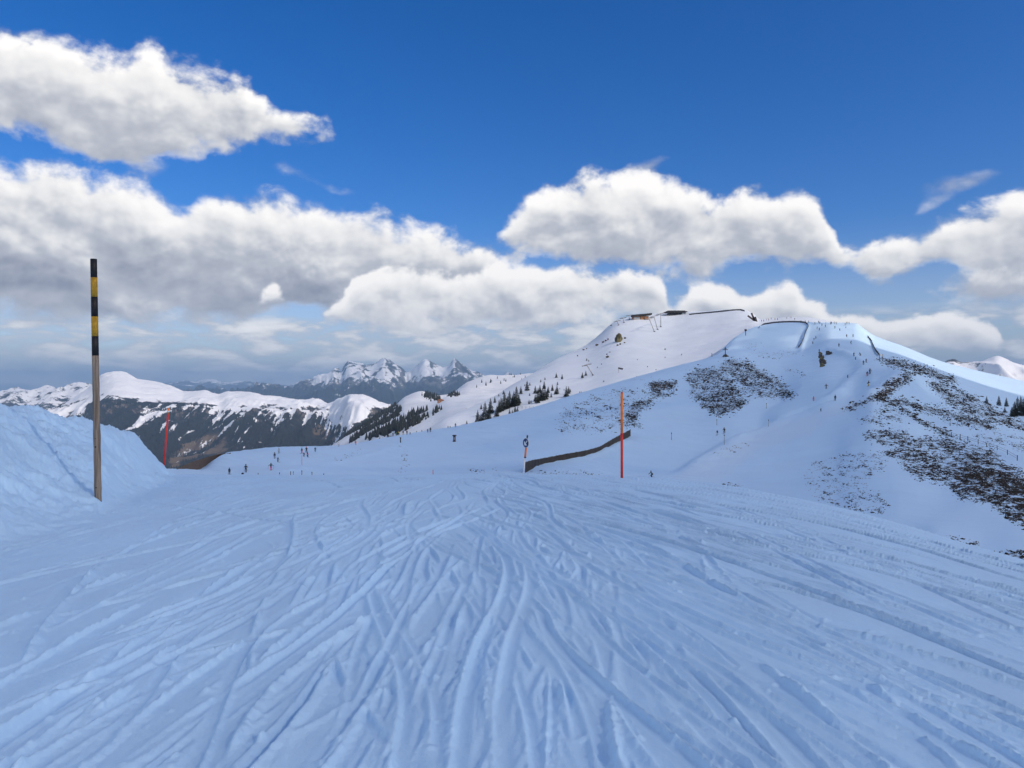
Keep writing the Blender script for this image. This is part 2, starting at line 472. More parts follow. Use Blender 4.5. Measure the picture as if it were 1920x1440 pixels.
def build_near():
    us = np.concatenate([np.linspace(-3200, -420, 40)[:-1], np.linspace(-420, -40, 60)[:-1], np.linspace(-40, 1960, 1030), np.linspace(1960, 2340, 60)[1:], np.linspace(2340, 5200, 40)[1:]])
    # rows: even steps down the picture, then the hidden far side
    vv = np.linspace(1560, 892, 545)
    dd = EYE * F / (vv - 720) * np.linspace(1.0, 1.62, len(vv)) ** 1.35
    dd = np.concatenate([dd, np.linspace(dd[-1], 70, 40)[1:]])
    U, Dd = np.meshgrid(us, dd, indexing='ij')
    Z, bank = near_z(U, Dd)
    X = (U - 960) / F * Dd
    Hm, x0, y0, c = tracks_map()
    fx = np.clip((X - x0) / c - 0.5, 0, Hm.shape[0] - 2); fy = np.clip((Dd - y0) / c - 0.5, 0, Hm.shape[1] - 2)
    ix, iy = fx.astype(int), fy.astype(int); fx -= ix; fy -= iy
    t = (Hm[ix, iy] * (1 - fx) + Hm[ix + 1, iy] * fx) * (1 - fy) + (Hm[ix, iy + 1] * (1 - fx) + Hm[ix + 1, iy + 1] * fx) * fy
    out = (X < x0) | (X > x0 + c * Hm.shape[0]) | (Dd > y0 + c * Hm.shape[1])
    t = np.where(out, 0, t) * (1 - bank) * 1.1
    left = smooth(-3.5, -8.0, X)                      # chopped, untracked snow by the bank
    t = t * (1 - 0.6 * left)
    lump = fbm(X * 1.0, Dd * 1.0, 5, 0.55) * 0.20 * bank + (fbm(X * 2.4, Dd * 2.4, 4, 0.55, ridged=True) - .45) * 0.16 * np.maximum(bank, 0.30 * left) + fbm(X * 7, Dd * 7, 3, 0.6) * 0.035 * np.maximum(bank, .5 * left)
    lump += fbm(X * 0.5, Dd * 0.5, 4) * 0.020 + fbm(X * 2.2 + 9, Dd * 2.2, 4, 0.6) * 0.006
    far = smooth(30, 50, Dd)
    Z = Z + (t + lump) * (1 - far)
    co = np.stack([X, Dd, Z], -1).reshape(-1, 3)
    me = mesh_np('snow_piste', co, grid_faces(len(us), len(dd)))
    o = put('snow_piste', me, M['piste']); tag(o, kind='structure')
    # the same snow field going on round and behind the camera
    na, nr = 72, 26
    aa = np.linspace(0, 2 * np.pi, na + 1); rr = np.concatenate([[0.0], np.geomspace(0.6, 120, nr - 1)])
    A, Rr = np.meshgrid(aa, rr, indexing='ij')
    X = np.sin(A) * Rr; Y = np.cos(A) * Rr
    Zb = np.where(Y < 0, 0.02 * np.abs(Y) + fbm(X * .05, Y * .05, 3) * .6 * smooth(3, 30, Rr), 0.0)
    Uf = 960 + F * X / np.maximum(Y, 1e-3)
    zn, _ = near_z(np.clip(Uf, -900, 2800), np.maximum(Y, 0))
    Zb = np.where(Y > 0, np.minimum(zn, 0.0), Zb) - 0.09 - 0.01 * Rr
    co = np.stack([X, Y, Zb], -1).reshape(-1, 3)
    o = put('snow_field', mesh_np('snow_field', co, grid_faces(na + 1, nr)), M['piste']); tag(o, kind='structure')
build_near()

# ------------------------------------------------------------------ hillsides as lofted sheets
class Sheet:
    """ground surface given by profiles: bearing -> (distance, line of sight) pairs"""
    def __init__(self, cols, us, ds, amp=1.0, wl=60.0, extra=None):
        self.us, self.ds = np.asarray(us, float), np.asarray(ds, float)
        cu = sorted(cols)
        V = np.array([pchip([p[0] for p in cols[u]], [p[1] for p in cols[u]], self.ds) for u in cu])
        V = np.clip(V, 300, 2500)
        VV = np.empty((len(self.us), len(self.ds)))
        for j in range(len(self.ds)): VV[:, j] = pchip(cu, V[:, j], np.clip(self.us, cu[0], cu[-1]))
        U, Dd = np.meshgrid(self.us, self.ds, indexing='ij')
        self.X = (U - 960) / F * Dd; self.Y = Dd
        Z = EYE - (VV - 720) / F * Dd
        Z = Z + amp * (fbm(self.X / wl, self.Y / wl, 6, 0.5))
        if extra is not None: Z = Z + extra(self.X, self.Y, U, VV)
        self.U, self.Z = U, Z
        self.V = 720 + (EYE - Z) / Dd * F
    def z(self, u, d):
        i = np.interp(u, self.us, np.arange(len(self.us))); j = np.interp(d, self.ds, np.arange(len(self.ds)))
        i0 = np.minimum(i.astype(int) if hasattr(i, 'astype') else int(i), len(self.us) - 2); j0 = np.minimum(j.astype(int) if hasattr(j, 'astype') else int(j), len(self.ds) - 2)
        a, b_ = i - i0, j - j0
        Z = self.Z
        return (Z[i0, j0] * (1 - a) + Z[i0 + 1, j0] * a) * (1 - b_) + (Z[i0, j0 + 1] * (1 - a) + Z[i0 + 1, j0 + 1] * a) * b_
    def hit(self, u, v, dmin=0.0):
        """where the line of sight (u, v) first meets the ground; the nearest brow if it passes just above"""
        i = int(round(float(np.interp(u, self.us, np.arange(len(self.us))))))
        pv = self.V[i]
        ok = self.ds >= dmin
        k = np.nonzero(ok & (pv <= v))[0]
        j = k[0] if len(k) else int(np.argmin(np.where(ok, pv, 1e9)))
        d = self.ds[j]
        if len(k) and j > 0 and pv[j - 1] > v: d = self.ds[j - 1] + (self.ds[j] - self.ds[j - 1]) * (pv[j - 1] - v) / (pv[j - 1] - pv[j])
        return Vector(((u - 960) / F * d, d, float(self.z(u, d))))
    def build(self, name, mat, attrs):
        co = np.stack([self.X, self.Y, self.Z], -1).reshape(-1, 3)
        o = put(name, mesh_np(name, co, grid_faces(len(self.us), len(self.ds)), attrs=attrs), mat)
        return tag(o, kind='structure')

HILL = {
 -300: [(50, 1000), (100, 930), (130, 930), (170, 960), (300, 1150), (700, 1500)],
 200: [(50, 990), (100, 915), (135, 890), (150, 890), (200, 930), (300, 1050), (700, 1300)],
 335: [(50, 980), (100, 912), (140, 888), (160, 880), (185, 885), (250, 940), (400, 1100), (700, 1250)],
 430: [(50, 980), (100, 915), (160, 891), (190, 874), (225, 851), (245, 850), (300, 885), (400, 980), (700, 1150)],
 540: [(50, 980), (100, 918), (155, 893), (190, 866), (230, 847), (262, 838), (300, 845), (400, 920), (700, 1080)],
 650: [(50, 980), (100, 918), (155, 895), (190, 872), (230, 851), (275, 835), (300, 834), (350, 855), (450, 920), (700, 1050)],
 760: [(50, 980), (100, 918), (155, 897), (190, 874), (230, 850), (275, 823), (300, 814), (340, 820), (450, 880), (700, 1000)],
 880: [(50, 980), (100, 918), (155, 896), (190, 870), (230, 842), (270, 814), (300, 800), (325, 794), (360, 800), (450, 845), (700, 980)],
 1000: [(50, 980), (100, 916), (150, 896), (180, 880), (220, 845), (260, 808), (300, 779), (340, 763), (380, 768), (450, 805), (700, 930)],
 1100: [(50, 980), (100, 916), (150, 897), (180, 880), (220, 838), (260, 796), (300, 762), (360, 733), (400, 737), (480, 770), (700, 880)],
 1200: [(50, 985), (100, 920), (150, 902), (180, 888), (220, 836), (260, 790), (300, 750), (350, 714), (385, 704), (430, 710), (520, 745), (700, 820)],
 1300: [(50, 990), (100, 935), (150, 911), (180, 884), (220, 829), (260, 785), (300, 745), (350, 702), (395, 678), (430, 684), (520, 720), (700, 790)],
 1380: [(50, 1010), (100, 950), (150, 911), (180, 876), (210, 828), (245, 785), (280, 748), (320, 715), (370, 674), (405, 659), (440, 656), (470, 645), (500, 632), (530, 634), (600, 655), (700, 690)],
 1420: [(50, 1030), (100, 957), (150, 908), (180, 868), (210, 820), (240, 788), (280, 742), (320, 712), (370, 678), (420, 660), (450, 654), (475, 636), (505, 612), (530, 612), (600, 640), (700, 680)],
 1460: [(50, 1050), (100, 964), (150, 904), (180, 859), (210, 808), (235, 772), (265, 752), (300, 722), (350, 690), (400, 667), (440, 656), (470, 640), (505, 606), (530, 606), (600, 630), (700, 670)],
 1505: [(50, 1070), (100, 970), (150, 896), (180, 846), (210, 790), (230, 762), (260, 728), (300, 703), (350, 680), (400, 662), (440, 650), (470, 634), (505, 605), (530, 605), (600, 625), (700, 660)],
 1560: [(50, 1085), (100, 975), (150, 880), (180, 826), (205, 775), (222, 745), (250, 715), (290, 692), (330, 675), (370, 655), (420, 633), (460, 618), (500, 605), (530, 607), (600, 625), (700, 660)],
 1600: [(50, 1110), (100, 968), (140, 882), (165, 830), (190, 785), (210, 752), (230, 725), (255, 705), (300, 684), (350, 658), (400, 640), (450, 621), (495, 606), (530, 610), (600, 635), (700, 670)],
 1640: [(50, 1120), (100, 962), (140, 872), (165, 817), (190, 765), (212, 728), (235, 700), (270, 684), (330, 668), (400, 652), (460, 640), (520, 630), (560, 634), (620, 655), (700, 680)],
 1690: [(50, 1130), (100, 955), (140, 870), (165, 815), (190, 768), (215, 724), (240, 692), (280, 684), (350, 672), (450, 660), (540, 648), (580, 650), (640, 670), (700, 690)],
 1760: [(50, 1110), (80, 1000), (105, 945), (135, 880), (165, 822), (190, 782), (225, 745), (260, 722), (330, 703), (420, 690), (540, 676), (580, 678), (640, 695), (700, 712)],
 1840: [(50, 1120), (75, 1020), (100, 950), (125, 892), (150, 845), (185, 800), (220, 772), (270, 750), (350, 728), (450, 711), (550, 697), (590, 699), (650, 715), (700, 730)],
 1920: [(50, 1100), (80, 1000), (100, 948), (120, 898), (145, 852), (180, 820), (220, 795), (270, 775), (340, 754), (430, 735), (555, 715), (600, 718), (660, 735), (700, 745)],
 2100: [(50, 1110), (80, 1010), (100, 960), (120, 915), (145, 875), (180, 845), (220, 822), (270, 802), (340, 785), (430, 768), (555, 750), (600, 755), (660, 770), (700, 780)],
 2400: [(50, 1130), (100, 990), (145, 910), (220, 860), (340, 825), (555, 790), (700, 820)],
 3600: [(50, 1200), (100, 1040), (145, 960), (220, 900), (340, 860), (555, 830), (700, 850)],
}
def hill_extra(x, y, u, v):
    e = 0.15 * fbm(x / 6.0, y / 6.0, 5) * smooth(60, 120, y)
    # pushed-up snow wall along the inner edge of the upper run
    e = e + 0.7 * np.exp(-((u - np.interp(y, [395, 440, 470, 505], [1500, 1503, 1509, 1518])) / 3.5) ** 2) * smooth(400, 420, y) * smooth(515, 500, y)
    # cut edge of the run where it bends towards us
    return e
hill = Sheet(HILL, np.concatenate([np.linspace(-300, 320, 60)[:-1], np.linspace(320, 1980, 560), np.linspace(1980, 2400, 30)[1:], np.linspace(2400, 3600, 24)[1:]]),
             np.concatenate([np.linspace(50, 130, 40)[:-1], np.linspace(130, 330, 160)[:-1], np.linspace(330, 560, 120)[:-1], np.linspace(560, 700, 16)]), 0.55, 55.0, hill_extra)

def berm(line, height, width, step=0.0):
    """low bank of pushed snow along a line on the hill; step lowers the ground on its right-hand side"""
    P = [hill.hit(u, v, 130) for u, v in line]
    xy = np.array([(p.x, p.y) for p in P])
    t = np.linspace(0, 1, 80); tt = np.linspace(0, 1, len(xy))
    px, py = pchip(tt, xy[:, 0], t), pchip(tt, xy[:, 1], t)
    best = np.full(hill.X.shape, 1e9); sd = np.zeros_like(best); al = np.zeros_like(best)
    for k in range(len(t) - 1):
        dx, dy = px[k + 1] - px[k], py[k + 1] - py[k]; L = math.hypot(dx, dy) + 1e-9
        a = np.clip(((hill.X - px[k]) * dx + (hill.Y - py[k]) * dy) / (L * L), 0, 1)
        d = np.hypot(hill.X - px[k] - a * dx, hill.Y - py[k] - a * dy)
        c_ = ((hill.X - px[k]) * dy - (hill.Y - py[k]) * dx) / L
        m_ = d < best; best = np.where(m_, d, best); sd = np.where(m_, c_, sd); al = np.where(m_, (k + a) / 79, al)
    end = smooth(0, .10, al) * smooth(1, .90, al)
    rough = 1 + .35 * fbm(hill.X / 3, hill.Y / 3, 3)
    return end * (height * np.exp(-(best / width) ** 2) * rough + step * smooth(0, width * 1.5, sd) * np.exp(-(best / (width * 5)) ** 2))
dz = berm([(1535, 655), (1570, 660), (1600, 670), (1612, 683), (1608, 700), (1590, 718), (1555, 742), (1500, 765), (1440, 788)], 1.3, 2.8)
dz += berm([(1700, 694), (1670, 716), (1640, 733), (1580, 756), (1520, 772), (1460, 792), (1400, 815), (1350, 842), (1310, 868), (1275, 893)], 0.8, 4.0, -1.4)
dz += berm([(980, 882), (1000, 876), (1030, 867), (1080, 861), (1130, 845), (1185, 820)], 0.5, 2.0)
dz += berm([(520, 886), (560, 880), (620, 868), (680, 855), (745, 832)], 0.35, 2.5)
dz += 0.20 * fbm((hill.X * .8 + hill.Y * .6) / 1.6, (hill.Y * .8 - hill.X * .6) / 14, 4) * smooth(140, 180, hill.Y)
hill.Z += dz
hill.V = 720 + (EYE - hill.Z) / hill.Y * F

PEAK = {
 700: [(380, 900), (450, 860), (520, 850), (700, 900), (1100, 1000)],
 800: [(380, 860), (450, 815), (500, 806), (560, 810), (700, 860), (1100, 960)],
 840: [(380, 850), (450, 795), (520, 783), (580, 788), (700, 830), (1100, 940)],
 880: [(380, 840), (450, 792), (520, 770), (565, 765), (620, 772), (750, 810), (1100, 920)],
 920: [(380, 820), (450, 780), (540, 752), (610, 744), (680, 752), (800, 790), (1100, 890)],
 960: [(380, 805), (450, 768), (540, 737), (650, 721), (720, 728), (850, 765), (1100, 860)],
 1000: [(380, 800), (450, 758), (550, 722), (690, 699), (750, 704), (900, 745), (1100, 820)],
 1040: [(380, 795), (450, 752), (550, 715), (650, 688), (735, 675), (800, 682), (930, 720), (1100, 780)],
 1100: [(380, 770), (470, 730), (560, 700), (680, 664), (770, 646), (830, 652), (950, 690), (1100, 740)],
 1160: [(380, 750), (480, 708), (570, 676), (690, 634), (790, 601), (850, 606), (970, 640), (1100, 690)],
 1200: [(380, 742), (480, 700), (580, 666), (700, 624), (800, 591), (860, 594), (970, 620), (1100, 665)],
 1250: [(380, 730), (480, 694), (590, 658), (710, 619), (815, 587), (870, 588), (970, 610), (1100, 650)],
 1320: [(380, 712), (480, 680), (590, 645), (700, 610), (800, 584), (860, 585), (970, 605), (1100, 640)],
 1390: [(380, 694), (480, 661), (570, 633), (680, 601), (780, 580), (840, 582), (970, 600), (1100, 635)],
 1412: [(380, 690), (480, 656), (570, 626), (680, 600), (760, 588), (840, 592), (970, 610), (1100, 640)],
 1425: [(380, 690), (480, 655), (570, 622), (660, 606), (730, 598), (820, 602), (970, 620), (1100, 640)],
 1500: [(380, 690), (480, 645), (570, 612), (650, 600), (720, 594), (800, 598), (970, 620), (1100, 640)],
 1560: [(380, 690), (480, 650), (570, 618), (650, 608), (720, 602), (800, 606), (970, 630), (1100, 650)],
 1640: [(380, 740), (480, 690), (570, 660), (720, 650), (900, 660), (1100, 680)],
 1800: [(380, 780), (480, 740), (570, 720), (720, 710), (900, 720), (1100, 740)],
}
peak = Sheet(PEAK, np.linspace(690, 1800, 420), np.concatenate([np.linspace(380, 860, 200)[:-1], np.linspace(860, 1100, 16)]), 1.6, 90.0,
             lambda x, y, u, v: 0.30 * fbm(x / 12, y / 12, 5) + 0.9 * fbm((x * .55 + y * .83) / 16, (x * .83 - y * .55) / 160, 4))

# bare ground: outlines of the heath patches on the hill (bearing, line of sight, density)
PATCHES = [
 ([(1040, 792), (1060, 765), (1110, 738), (1180, 728), (1232, 738), (1195, 765), (1190, 800), (1120, 812), (1050, 813)], .40),
 ([(1212, 723), (1230, 713), (1270, 716), (1262, 730), (1225, 736)], .80),
 ([(1172, 775), (1190, 757), (1220, 742), (1238, 730), (1262, 737), (1228, 750), (1218, 765), (1205, 768), (1190, 790), (1202, 800), (1180, 790)], .62),
 ([(1283, 705), (1310, 688), (1350, 694), (1378, 720), (1402, 752), (1378, 772), (1345, 780), (1318, 765), (1295, 735)], .62),
 ([(1340, 690), (1370, 671), (1400, 676), (1430, 693), (1462, 712), (1494, 741), (1480, 748), (1430, 746), (1400, 736), (1375, 710)], .60),
 ([(1580, 768), (1640, 742), (1655, 725), (1695, 698), (1722, 700), (1700, 718), (1680, 730), (1668, 745), (1630, 752), (1600, 768)], .68),
 ([(1640, 744), (1700, 748), (1760, 764), (1830, 785), (1872, 802), (1850, 804), (1780, 786), (1700, 764), (1655, 758)], .66),
 ([(1645, 672), (1690, 674), (1740, 689), (1790, 709), (1797, 720), (1760, 716), (1720, 698), (1660, 682)], .74),
 ([(1735, 716), (1770, 712), (1800, 732), (1845, 752), (1885, 778), (1925, 796), (1925, 808), (1860, 792), (1810, 776), (1770, 752)], .62),
 ([(1612, 786), (1660, 766), (1700, 774), (1690, 796), (1630, 796)], .42),
 ([(1688, 768), (1700, 768), (1730, 790), (1760, 803), (1800, 825), (1792, 826), (1752, 806), (1720, 792)], .70),
 ([(1820, 810), (1870, 815), (1925, 835), (1925, 850), (1870, 835), (1830, 824)], .45),
 ([(1760, 780), (1830, 795), (1925, 822), (1925, 830), (1840, 808), (1775, 792)], .42),
 ([(1620, 816), (1650, 803), (1700, 811), (1708, 835), (1660, 836), (1630, 826)], .60),
 ([(1660, 850), (1700, 828), (1740, 820), (1790, 824), (1850, 838), (1885, 868), (1935, 888), (1935, 992), (1900, 978), (1850, 942), (1800, 937), (1778, 908), (1720, 898), (1690, 872)], .58),
 ([(1780, 868), (1850, 880), (1935, 900), (1935, 960), (1880, 945), (1830, 930), (1790, 900)], .66),
 ([(1502, 886), (1530, 868), (1600, 848), (1680, 848), (1650, 892), (1610, 900), (1665, 945), (1655, 962), (1560, 957), (1518, 920)], .38),
 ([(1765, 1010), (1800, 1008), (1832, 1020), (1820, 1026), (1780, 1020)], .48), ([(1868, 1036), (1925, 1030), (1925, 1062), (1890, 1054)], .5),
 ([(980, 886), (1040, 884), (1120, 885), (1130, 890), (1060, 893), (985, 893)], .45), ([(880, 881), (900, 877), (926, 881), (924, 885), (890, 886)], .45),
 ([(1355, 910), (1370, 906), (1388, 909), (1384, 914), (1362, 914)], .55),
 ([(628, 860), (655, 852), (675, 846), (672, 852), (650, 862), (632, 864)], .40), ([(748, 836), (768, 838), (764, 862), (758, 885), (750, 884), (755, 858)], .36),
 ([(1385, 660), (1430, 656), (1500, 660), (1520, 666), (1470, 672), (1420, 668)], .38), ([(1470, 690), (1500, 698), (1530, 710), (1528, 713), (1490, 701)], .45),
 ([(1340, 850), (1375, 836), (1396, 830), (1398, 833), (1378, 842), (1345, 854)], .45), ([(1394, 652), (1415, 644), (1425, 650), (1405, 657)], .45),
 ([(1190, 705), (1225, 702), (1222, 708), (1195, 712)], .36),
]
DIRT = [([(1270, 895), (1330, 850), (1400, 815), (1480, 790), (1560, 775), (1520, 810), (1420, 840), (1370, 880), (1340, 900)], 0.9),
        ([(1480, 790), (1560, 760), (1640, 735), (1690, 700), (1690, 715), (1640, 750), (1560, 780)], 0.8),
        ([(640, 840), (590, 838), (640, 836), (700, 832), (760, 818), (700, 838)], 0.4)]
def painted(sheet, polys, soft):
    w = np.zeros_like(sheet.Z)
    for poly, dens in polys:
        us_, vs_ = [p[0] for p in poly], [p[1] for p in poly]
        bb = (sheet.U > min(us_) - 30) & (sheet.U < max(us_) + 30) & (sheet.V > min(vs_) - 20) & (sheet.V < max(vs_) + 20)
        if not bb.any(): continue
        uu, vv = sheet.U[bb], sheet.V[bb]
        e = edge_dist(poly, uu, vv)
        sd = np.where(inside(poly, uu, vv), e, -e)
        w[bb] = np.maximum(w[bb], dens * smooth(-soft, soft, sd))
    return w
vis = np.maximum.accumulate(np.where(True, -hill.V, 0), axis=1) <= -hill.V + 1e-6      # ground the camera can see
vis = vis | (hill.ds[None, :] < 150)
bare = painted(hill, PATCHES, 5.0)
bare = bare * np.where(vis, 1, 0)
dirt = painted(hill, DIRT, 14.0) * np.where(vis, 1, 0)
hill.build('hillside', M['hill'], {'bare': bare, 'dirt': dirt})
PK = [([(1085, 660), (1110, 642), (1135, 630), (1128, 640), (1100, 655)], .30), ([(1215, 600), (1260, 592), (1300, 600), (1270, 615), (1230, 618)], .26), ([(1340, 600), (1370, 598), (1370, 618), (1345, 616)], .22),
      ([(990, 700), (1020, 684), (1045, 670), (1048, 676), (1020, 692), (995, 706)], .40)]
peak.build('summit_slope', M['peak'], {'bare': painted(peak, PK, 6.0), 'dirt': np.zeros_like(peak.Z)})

# ------------------------------------------------------------------ the spur across the valley
SPUR = {
 600: [(900, 1000), (1300, 900), (1700, 860), (2300, 850), (3200, 880)],
 660: [(900, 960), (1300, 860), (1700, 825), (2000, 812), (2400, 815), (3200, 850)],
 700: [(900, 900), (1200, 840), (1600, 805), (2000, 790), (2300, 786), (3200, 830)],
 740: [(900, 870), (1200, 818), (1600, 785), (2000, 766), (2300, 763), (3200, 810)],
 760: [(900, 860), (1200, 808), (1600, 772), (2000, 752), (2300, 747), (2600, 752), (3200, 800)],
 790: [(900, 850), (1150, 800), (1500, 770), (1900, 748), (2250, 737), (2500, 742), (3200, 790)],
 815: [(900, 840), (1100, 795), (1400, 766), (1700, 752), (2200, 744), (2500, 746), (3200, 770)],
 840: [(900, 825), (1050, 788), (1300, 760), (1600, 746), (2000, 745), (2500, 742), (2800, 742), (3200, 760)],
 880: [(900, 800), (1000, 772), (1250, 750), (1500, 742), (1900, 738), (2500, 722), (2900, 714), (3200, 720)],
 920: [(900, 780), (1000, 760), (1250, 742), (1500, 737), (1900, 734), (2500, 716), (3000, 704), (3200, 705)],
 960: [(900, 775), (1250, 745), (1900, 728), (2600, 712), (3000, 703), (3200, 705)],
 1010: [(900, 780), (1250, 745), (1900, 725), (2600, 708), (3000, 699), (3200, 702)],
 1120: [(900, 780), (1250, 745), (1900, 725), (2600, 712), (3000, 706), (3200, 708)],
}
spur = Sheet(SPUR, np.linspace(600, 1120, 240), np.concatenate([np.linspace(900, 2600, 170)[:-1], np.linspace(2600, 3400, 40)]), 9.0, 260.0,
             lambda x, y, u, v: 2.5 * fbm((x * .8 + y * .3) / 30, y / 160, 4))
SP = [([(775, 805), (800, 780), (850, 760), (900, 745), (905, 760), (860, 785), (830, 808)], .34), ([(860, 752), (890, 742), (900, 748), (870, 760)], .42), ([(770, 790), (740, 812), (800, 812), (830, 790)], .30)]
spur.build('spur_slope', M['spur'], {'bare': painted(spur, SP, 10.0), 'dirt': 0.40 * smooth(1700, 1300, spur.Y) })

# ------------------------------------------------------------------ the mountain on the left
def ridge_cols(sky, d_top, d_base, v_base, back=1.25, mid=()):
    """profiles from a skyline: foot, flank points, skyline, far side"""
    r = {}
    for u, v in sky:
        dt = d_top(u) if callable(d_top) else d_top
        db = d_base(u) if callable(d_base) else d_base
        vb = v_base(u) if callable(v_base) else v_base
        pts = [(db, vb)]
        for f, k in mid: pts.append((db + (dt - db) * f, vb + (v - vb) * k))
        pts += [(dt, v), (dt * 1.06, v + 2.5), (dt * back, v + 45)]
        r[u] = pts
    return r
SKY_E = [(-120, 790), (0, 785), (60, 773), (90, 765), (120, 754), (150, 738), (175, 720), (190, 706), (203, 700), (215, 697), (235, 700), (260, 710), (290, 717), (330, 729), (345, 735), (380, 733), (410, 740),
         (430, 735), (470, 736), (500, 744), (530, 747), (580, 752), (612, 756), (640, 745), (658, 740), (678, 741), (700, 750), (728, 763), (760, 785), (800, 800)]
E_COLS = ridge_cols(SKY_E, lambda u: np.interp(u, [-100, 215, 600, 660, 760], [6200, 6300, 5600, 4700, 4600]), lambda u: np.interp(u, [-100, 215, 500, 760], [4300, 3300, 2900, 3000]),
                    lambda u: np.interp(u, [-100, 100, 300, 760], [850, 880, 905, 900]), 1.3, ((.30, .32), (.55, .66), (.75, .86)))
def e_extra(x, y, u, v):
    k = smooth(0.0, 0.35, (v - 735) / 150) * smooth(900, 800, v)
    gull = fbm((x + 0.12 * y) / 330, y / 2200, 4, 0.55, ridged=True)
    side = fbm((x * .7 + .5 * y) / 420 + 5, (y * .8 - .4 * x) / 520, 5, 0.55, ridged=True)
    return (gull - 0.45) * 190 * k + (side - .4) * 60 * (0.25 + k) + 14 * fbm(x / 130, y / 130, 5)
em = Sheet(E_COLS, np.linspace(-120, 800, 460), np.concatenate([np.linspace(2900, 6400, 260)[:-1], np.linspace(6400, 8200, 16)]), 10.0, 500.0, e_extra)
snowline = np.interp(em.U, [-120, 60, 150, 200, 280, 420, 560, 640, 760], [770, 762, 752, 742, 756, 762, 768, 772, 770])
slope_y = np.gradient(em.Z, axis=0) / np.maximum(np.gradient(em.X, axis=0), 1e-3)
e_snow = 0.5 + (snowline - em.V) / 34 + 0.25 * fbm(em.X / 400, em.Y / 400, 4)
e_snow = np.where(em.V > snowline, np.maximum(e_snow, 0.27 - 0.0012 * (em.V - snowline)), e_snow)
e_snow = e_snow + 0.20 * np.clip(slope_y, -1, 1) * smooth(730, 780, em.V)
streak = fbm((em.X + 0.12 * em.Y) / 48, em.Y / 520, 5, 0.65, ridged=True)
e_snow = e_snow + np.where(em.V > snowline, 0.85 * (streak - .42) + 0.12 * smooth(60, 0, em.V - snowline), 0)
e_snow = np.clip(e_snow, 0.02, 0.86)
# open snowy ridge running down at the left
nose = painted(em, [([(245, 800), (262, 778), (300, 768), (330, 766), (320, 774), (285, 786), (262, 800), (235, 810), (215, 808)], .75), ([(60, 775), (130, 758), (172, 742), (160, 775), (110, 790), (70, 782)], .72),
                    ([(330, 822), (352, 806), (380, 802), (350, 818), (335, 832)], .62), ([(628, 790), (655, 770), (700, 760), (690, 785), (660, 800), (640, 805)], .70)], 8.0)
e_snow = np.maximum(e_snow, nose)
dark = painted(em, [([(172, 760), (205, 752), (255, 750), (268, 768), (240, 795), (200, 798), (165, 790)], .8)], 8.0)
e_snow = e_snow * (1 - dark)
e_meadow = painted(em, [([(315, 860), (350, 822), (385, 805), (420, 812), (440, 845), (425, 862), (360, 880), (318, 885)], .22), ([(560, 815), (600, 790), (625, 800), (640, 830), (580, 838)], .34)], 16.0) * (.8 + .7 * fbm(em.X / 120, em.Y / 160, 4)) + 0.27 + 0.22 * fbm(em.X / 260, em.Y / 420, 5)
e_rock = 0.22 + 0.30 * smooth(0.15, 0.8, np.abs(slope_y)) * smooth(810, 770, em.V)
em.build('forested_mountain', M['mountain'], {'snow': e_snow, 'meadow': e_meadow * (1 - dark), 'rock': e_rock})

# ------------------------------------------------------------------ the blue range, far ridges, right-hand peak
SKY_F = [(300, 748), (340, 742), (420, 738), (480, 735), (540, 729), (575, 716), (598, 704), (620, 700), (640, 697), (648, 685), (656, 680), (672, 681), (690, 687), (705, 681), (720, 673), (738, 682), (750, 690), (763, 704),
         (780, 691), (797, 678), (806, 682), (815, 686), (828, 690), (838, 687), (853, 672), (868, 683), (885, 697), (905, 708), (935, 717), (980, 716), (1040, 722), (1150, 726)]
F_COLS = ridge_cols(SKY_F, lambda u: np.interp(u, [300, 600, 900, 1150], [15500, 14500, 14500, 15500]), 9500, 812, 1.2, ((.35, .40), (.62, .66), (.85, .87)))
def f_extra(x, y, u, v):
    k = smooth(690, 730, v)
    a = fbm((x + .15 * y) / 900, y / 3800, 6, 0.58, ridged=True)
    b_ = fbm((x * .8 + .4 * y) / 700 + 3, (y - .3 * x) / 1500, 6, 0.6, ridged=True)
    return (a - .42) * 420 * (0.22 + 0.8 * k) * smooth(9600, 10800, y) + (b_ - .42) * 260 * (.5 + .7 * k)
fm = Sheet(F_COLS, np.linspace(300, 1150, 460), np.concatenate([np.linspace(9500, 15700, 220)[:-1], np.linspace(15700, 18500, 12)]), 30.0, 900.0, f_extra)
fs = np.interp(fm.U, [300, 540, 600, 650, 720, 800, 860, 920, 1150], [716, 722, 716, 716, 722, 708, 710, 716, 722])
f_snow = np.clip(0.44 + (fs - fm.V) / 90, 0.24, 0.55)
fslope = np.gradient(fm.Z, axis=0) / np.maximum(np.gradient(fm.X, axis=0), 1e-3)
f_snow = f_snow - 0.14 * np.clip(np.abs(fslope) - .5, -.5, 1.2) - 0.10 * np.clip(-fslope, -1, 1)
fm.build('blue_range', M['range'], {'snow': f_snow, 'meadow': np.full_like(fm.Z, .2), 'rock': 0.5 * smooth(760, 715, fm.V)})

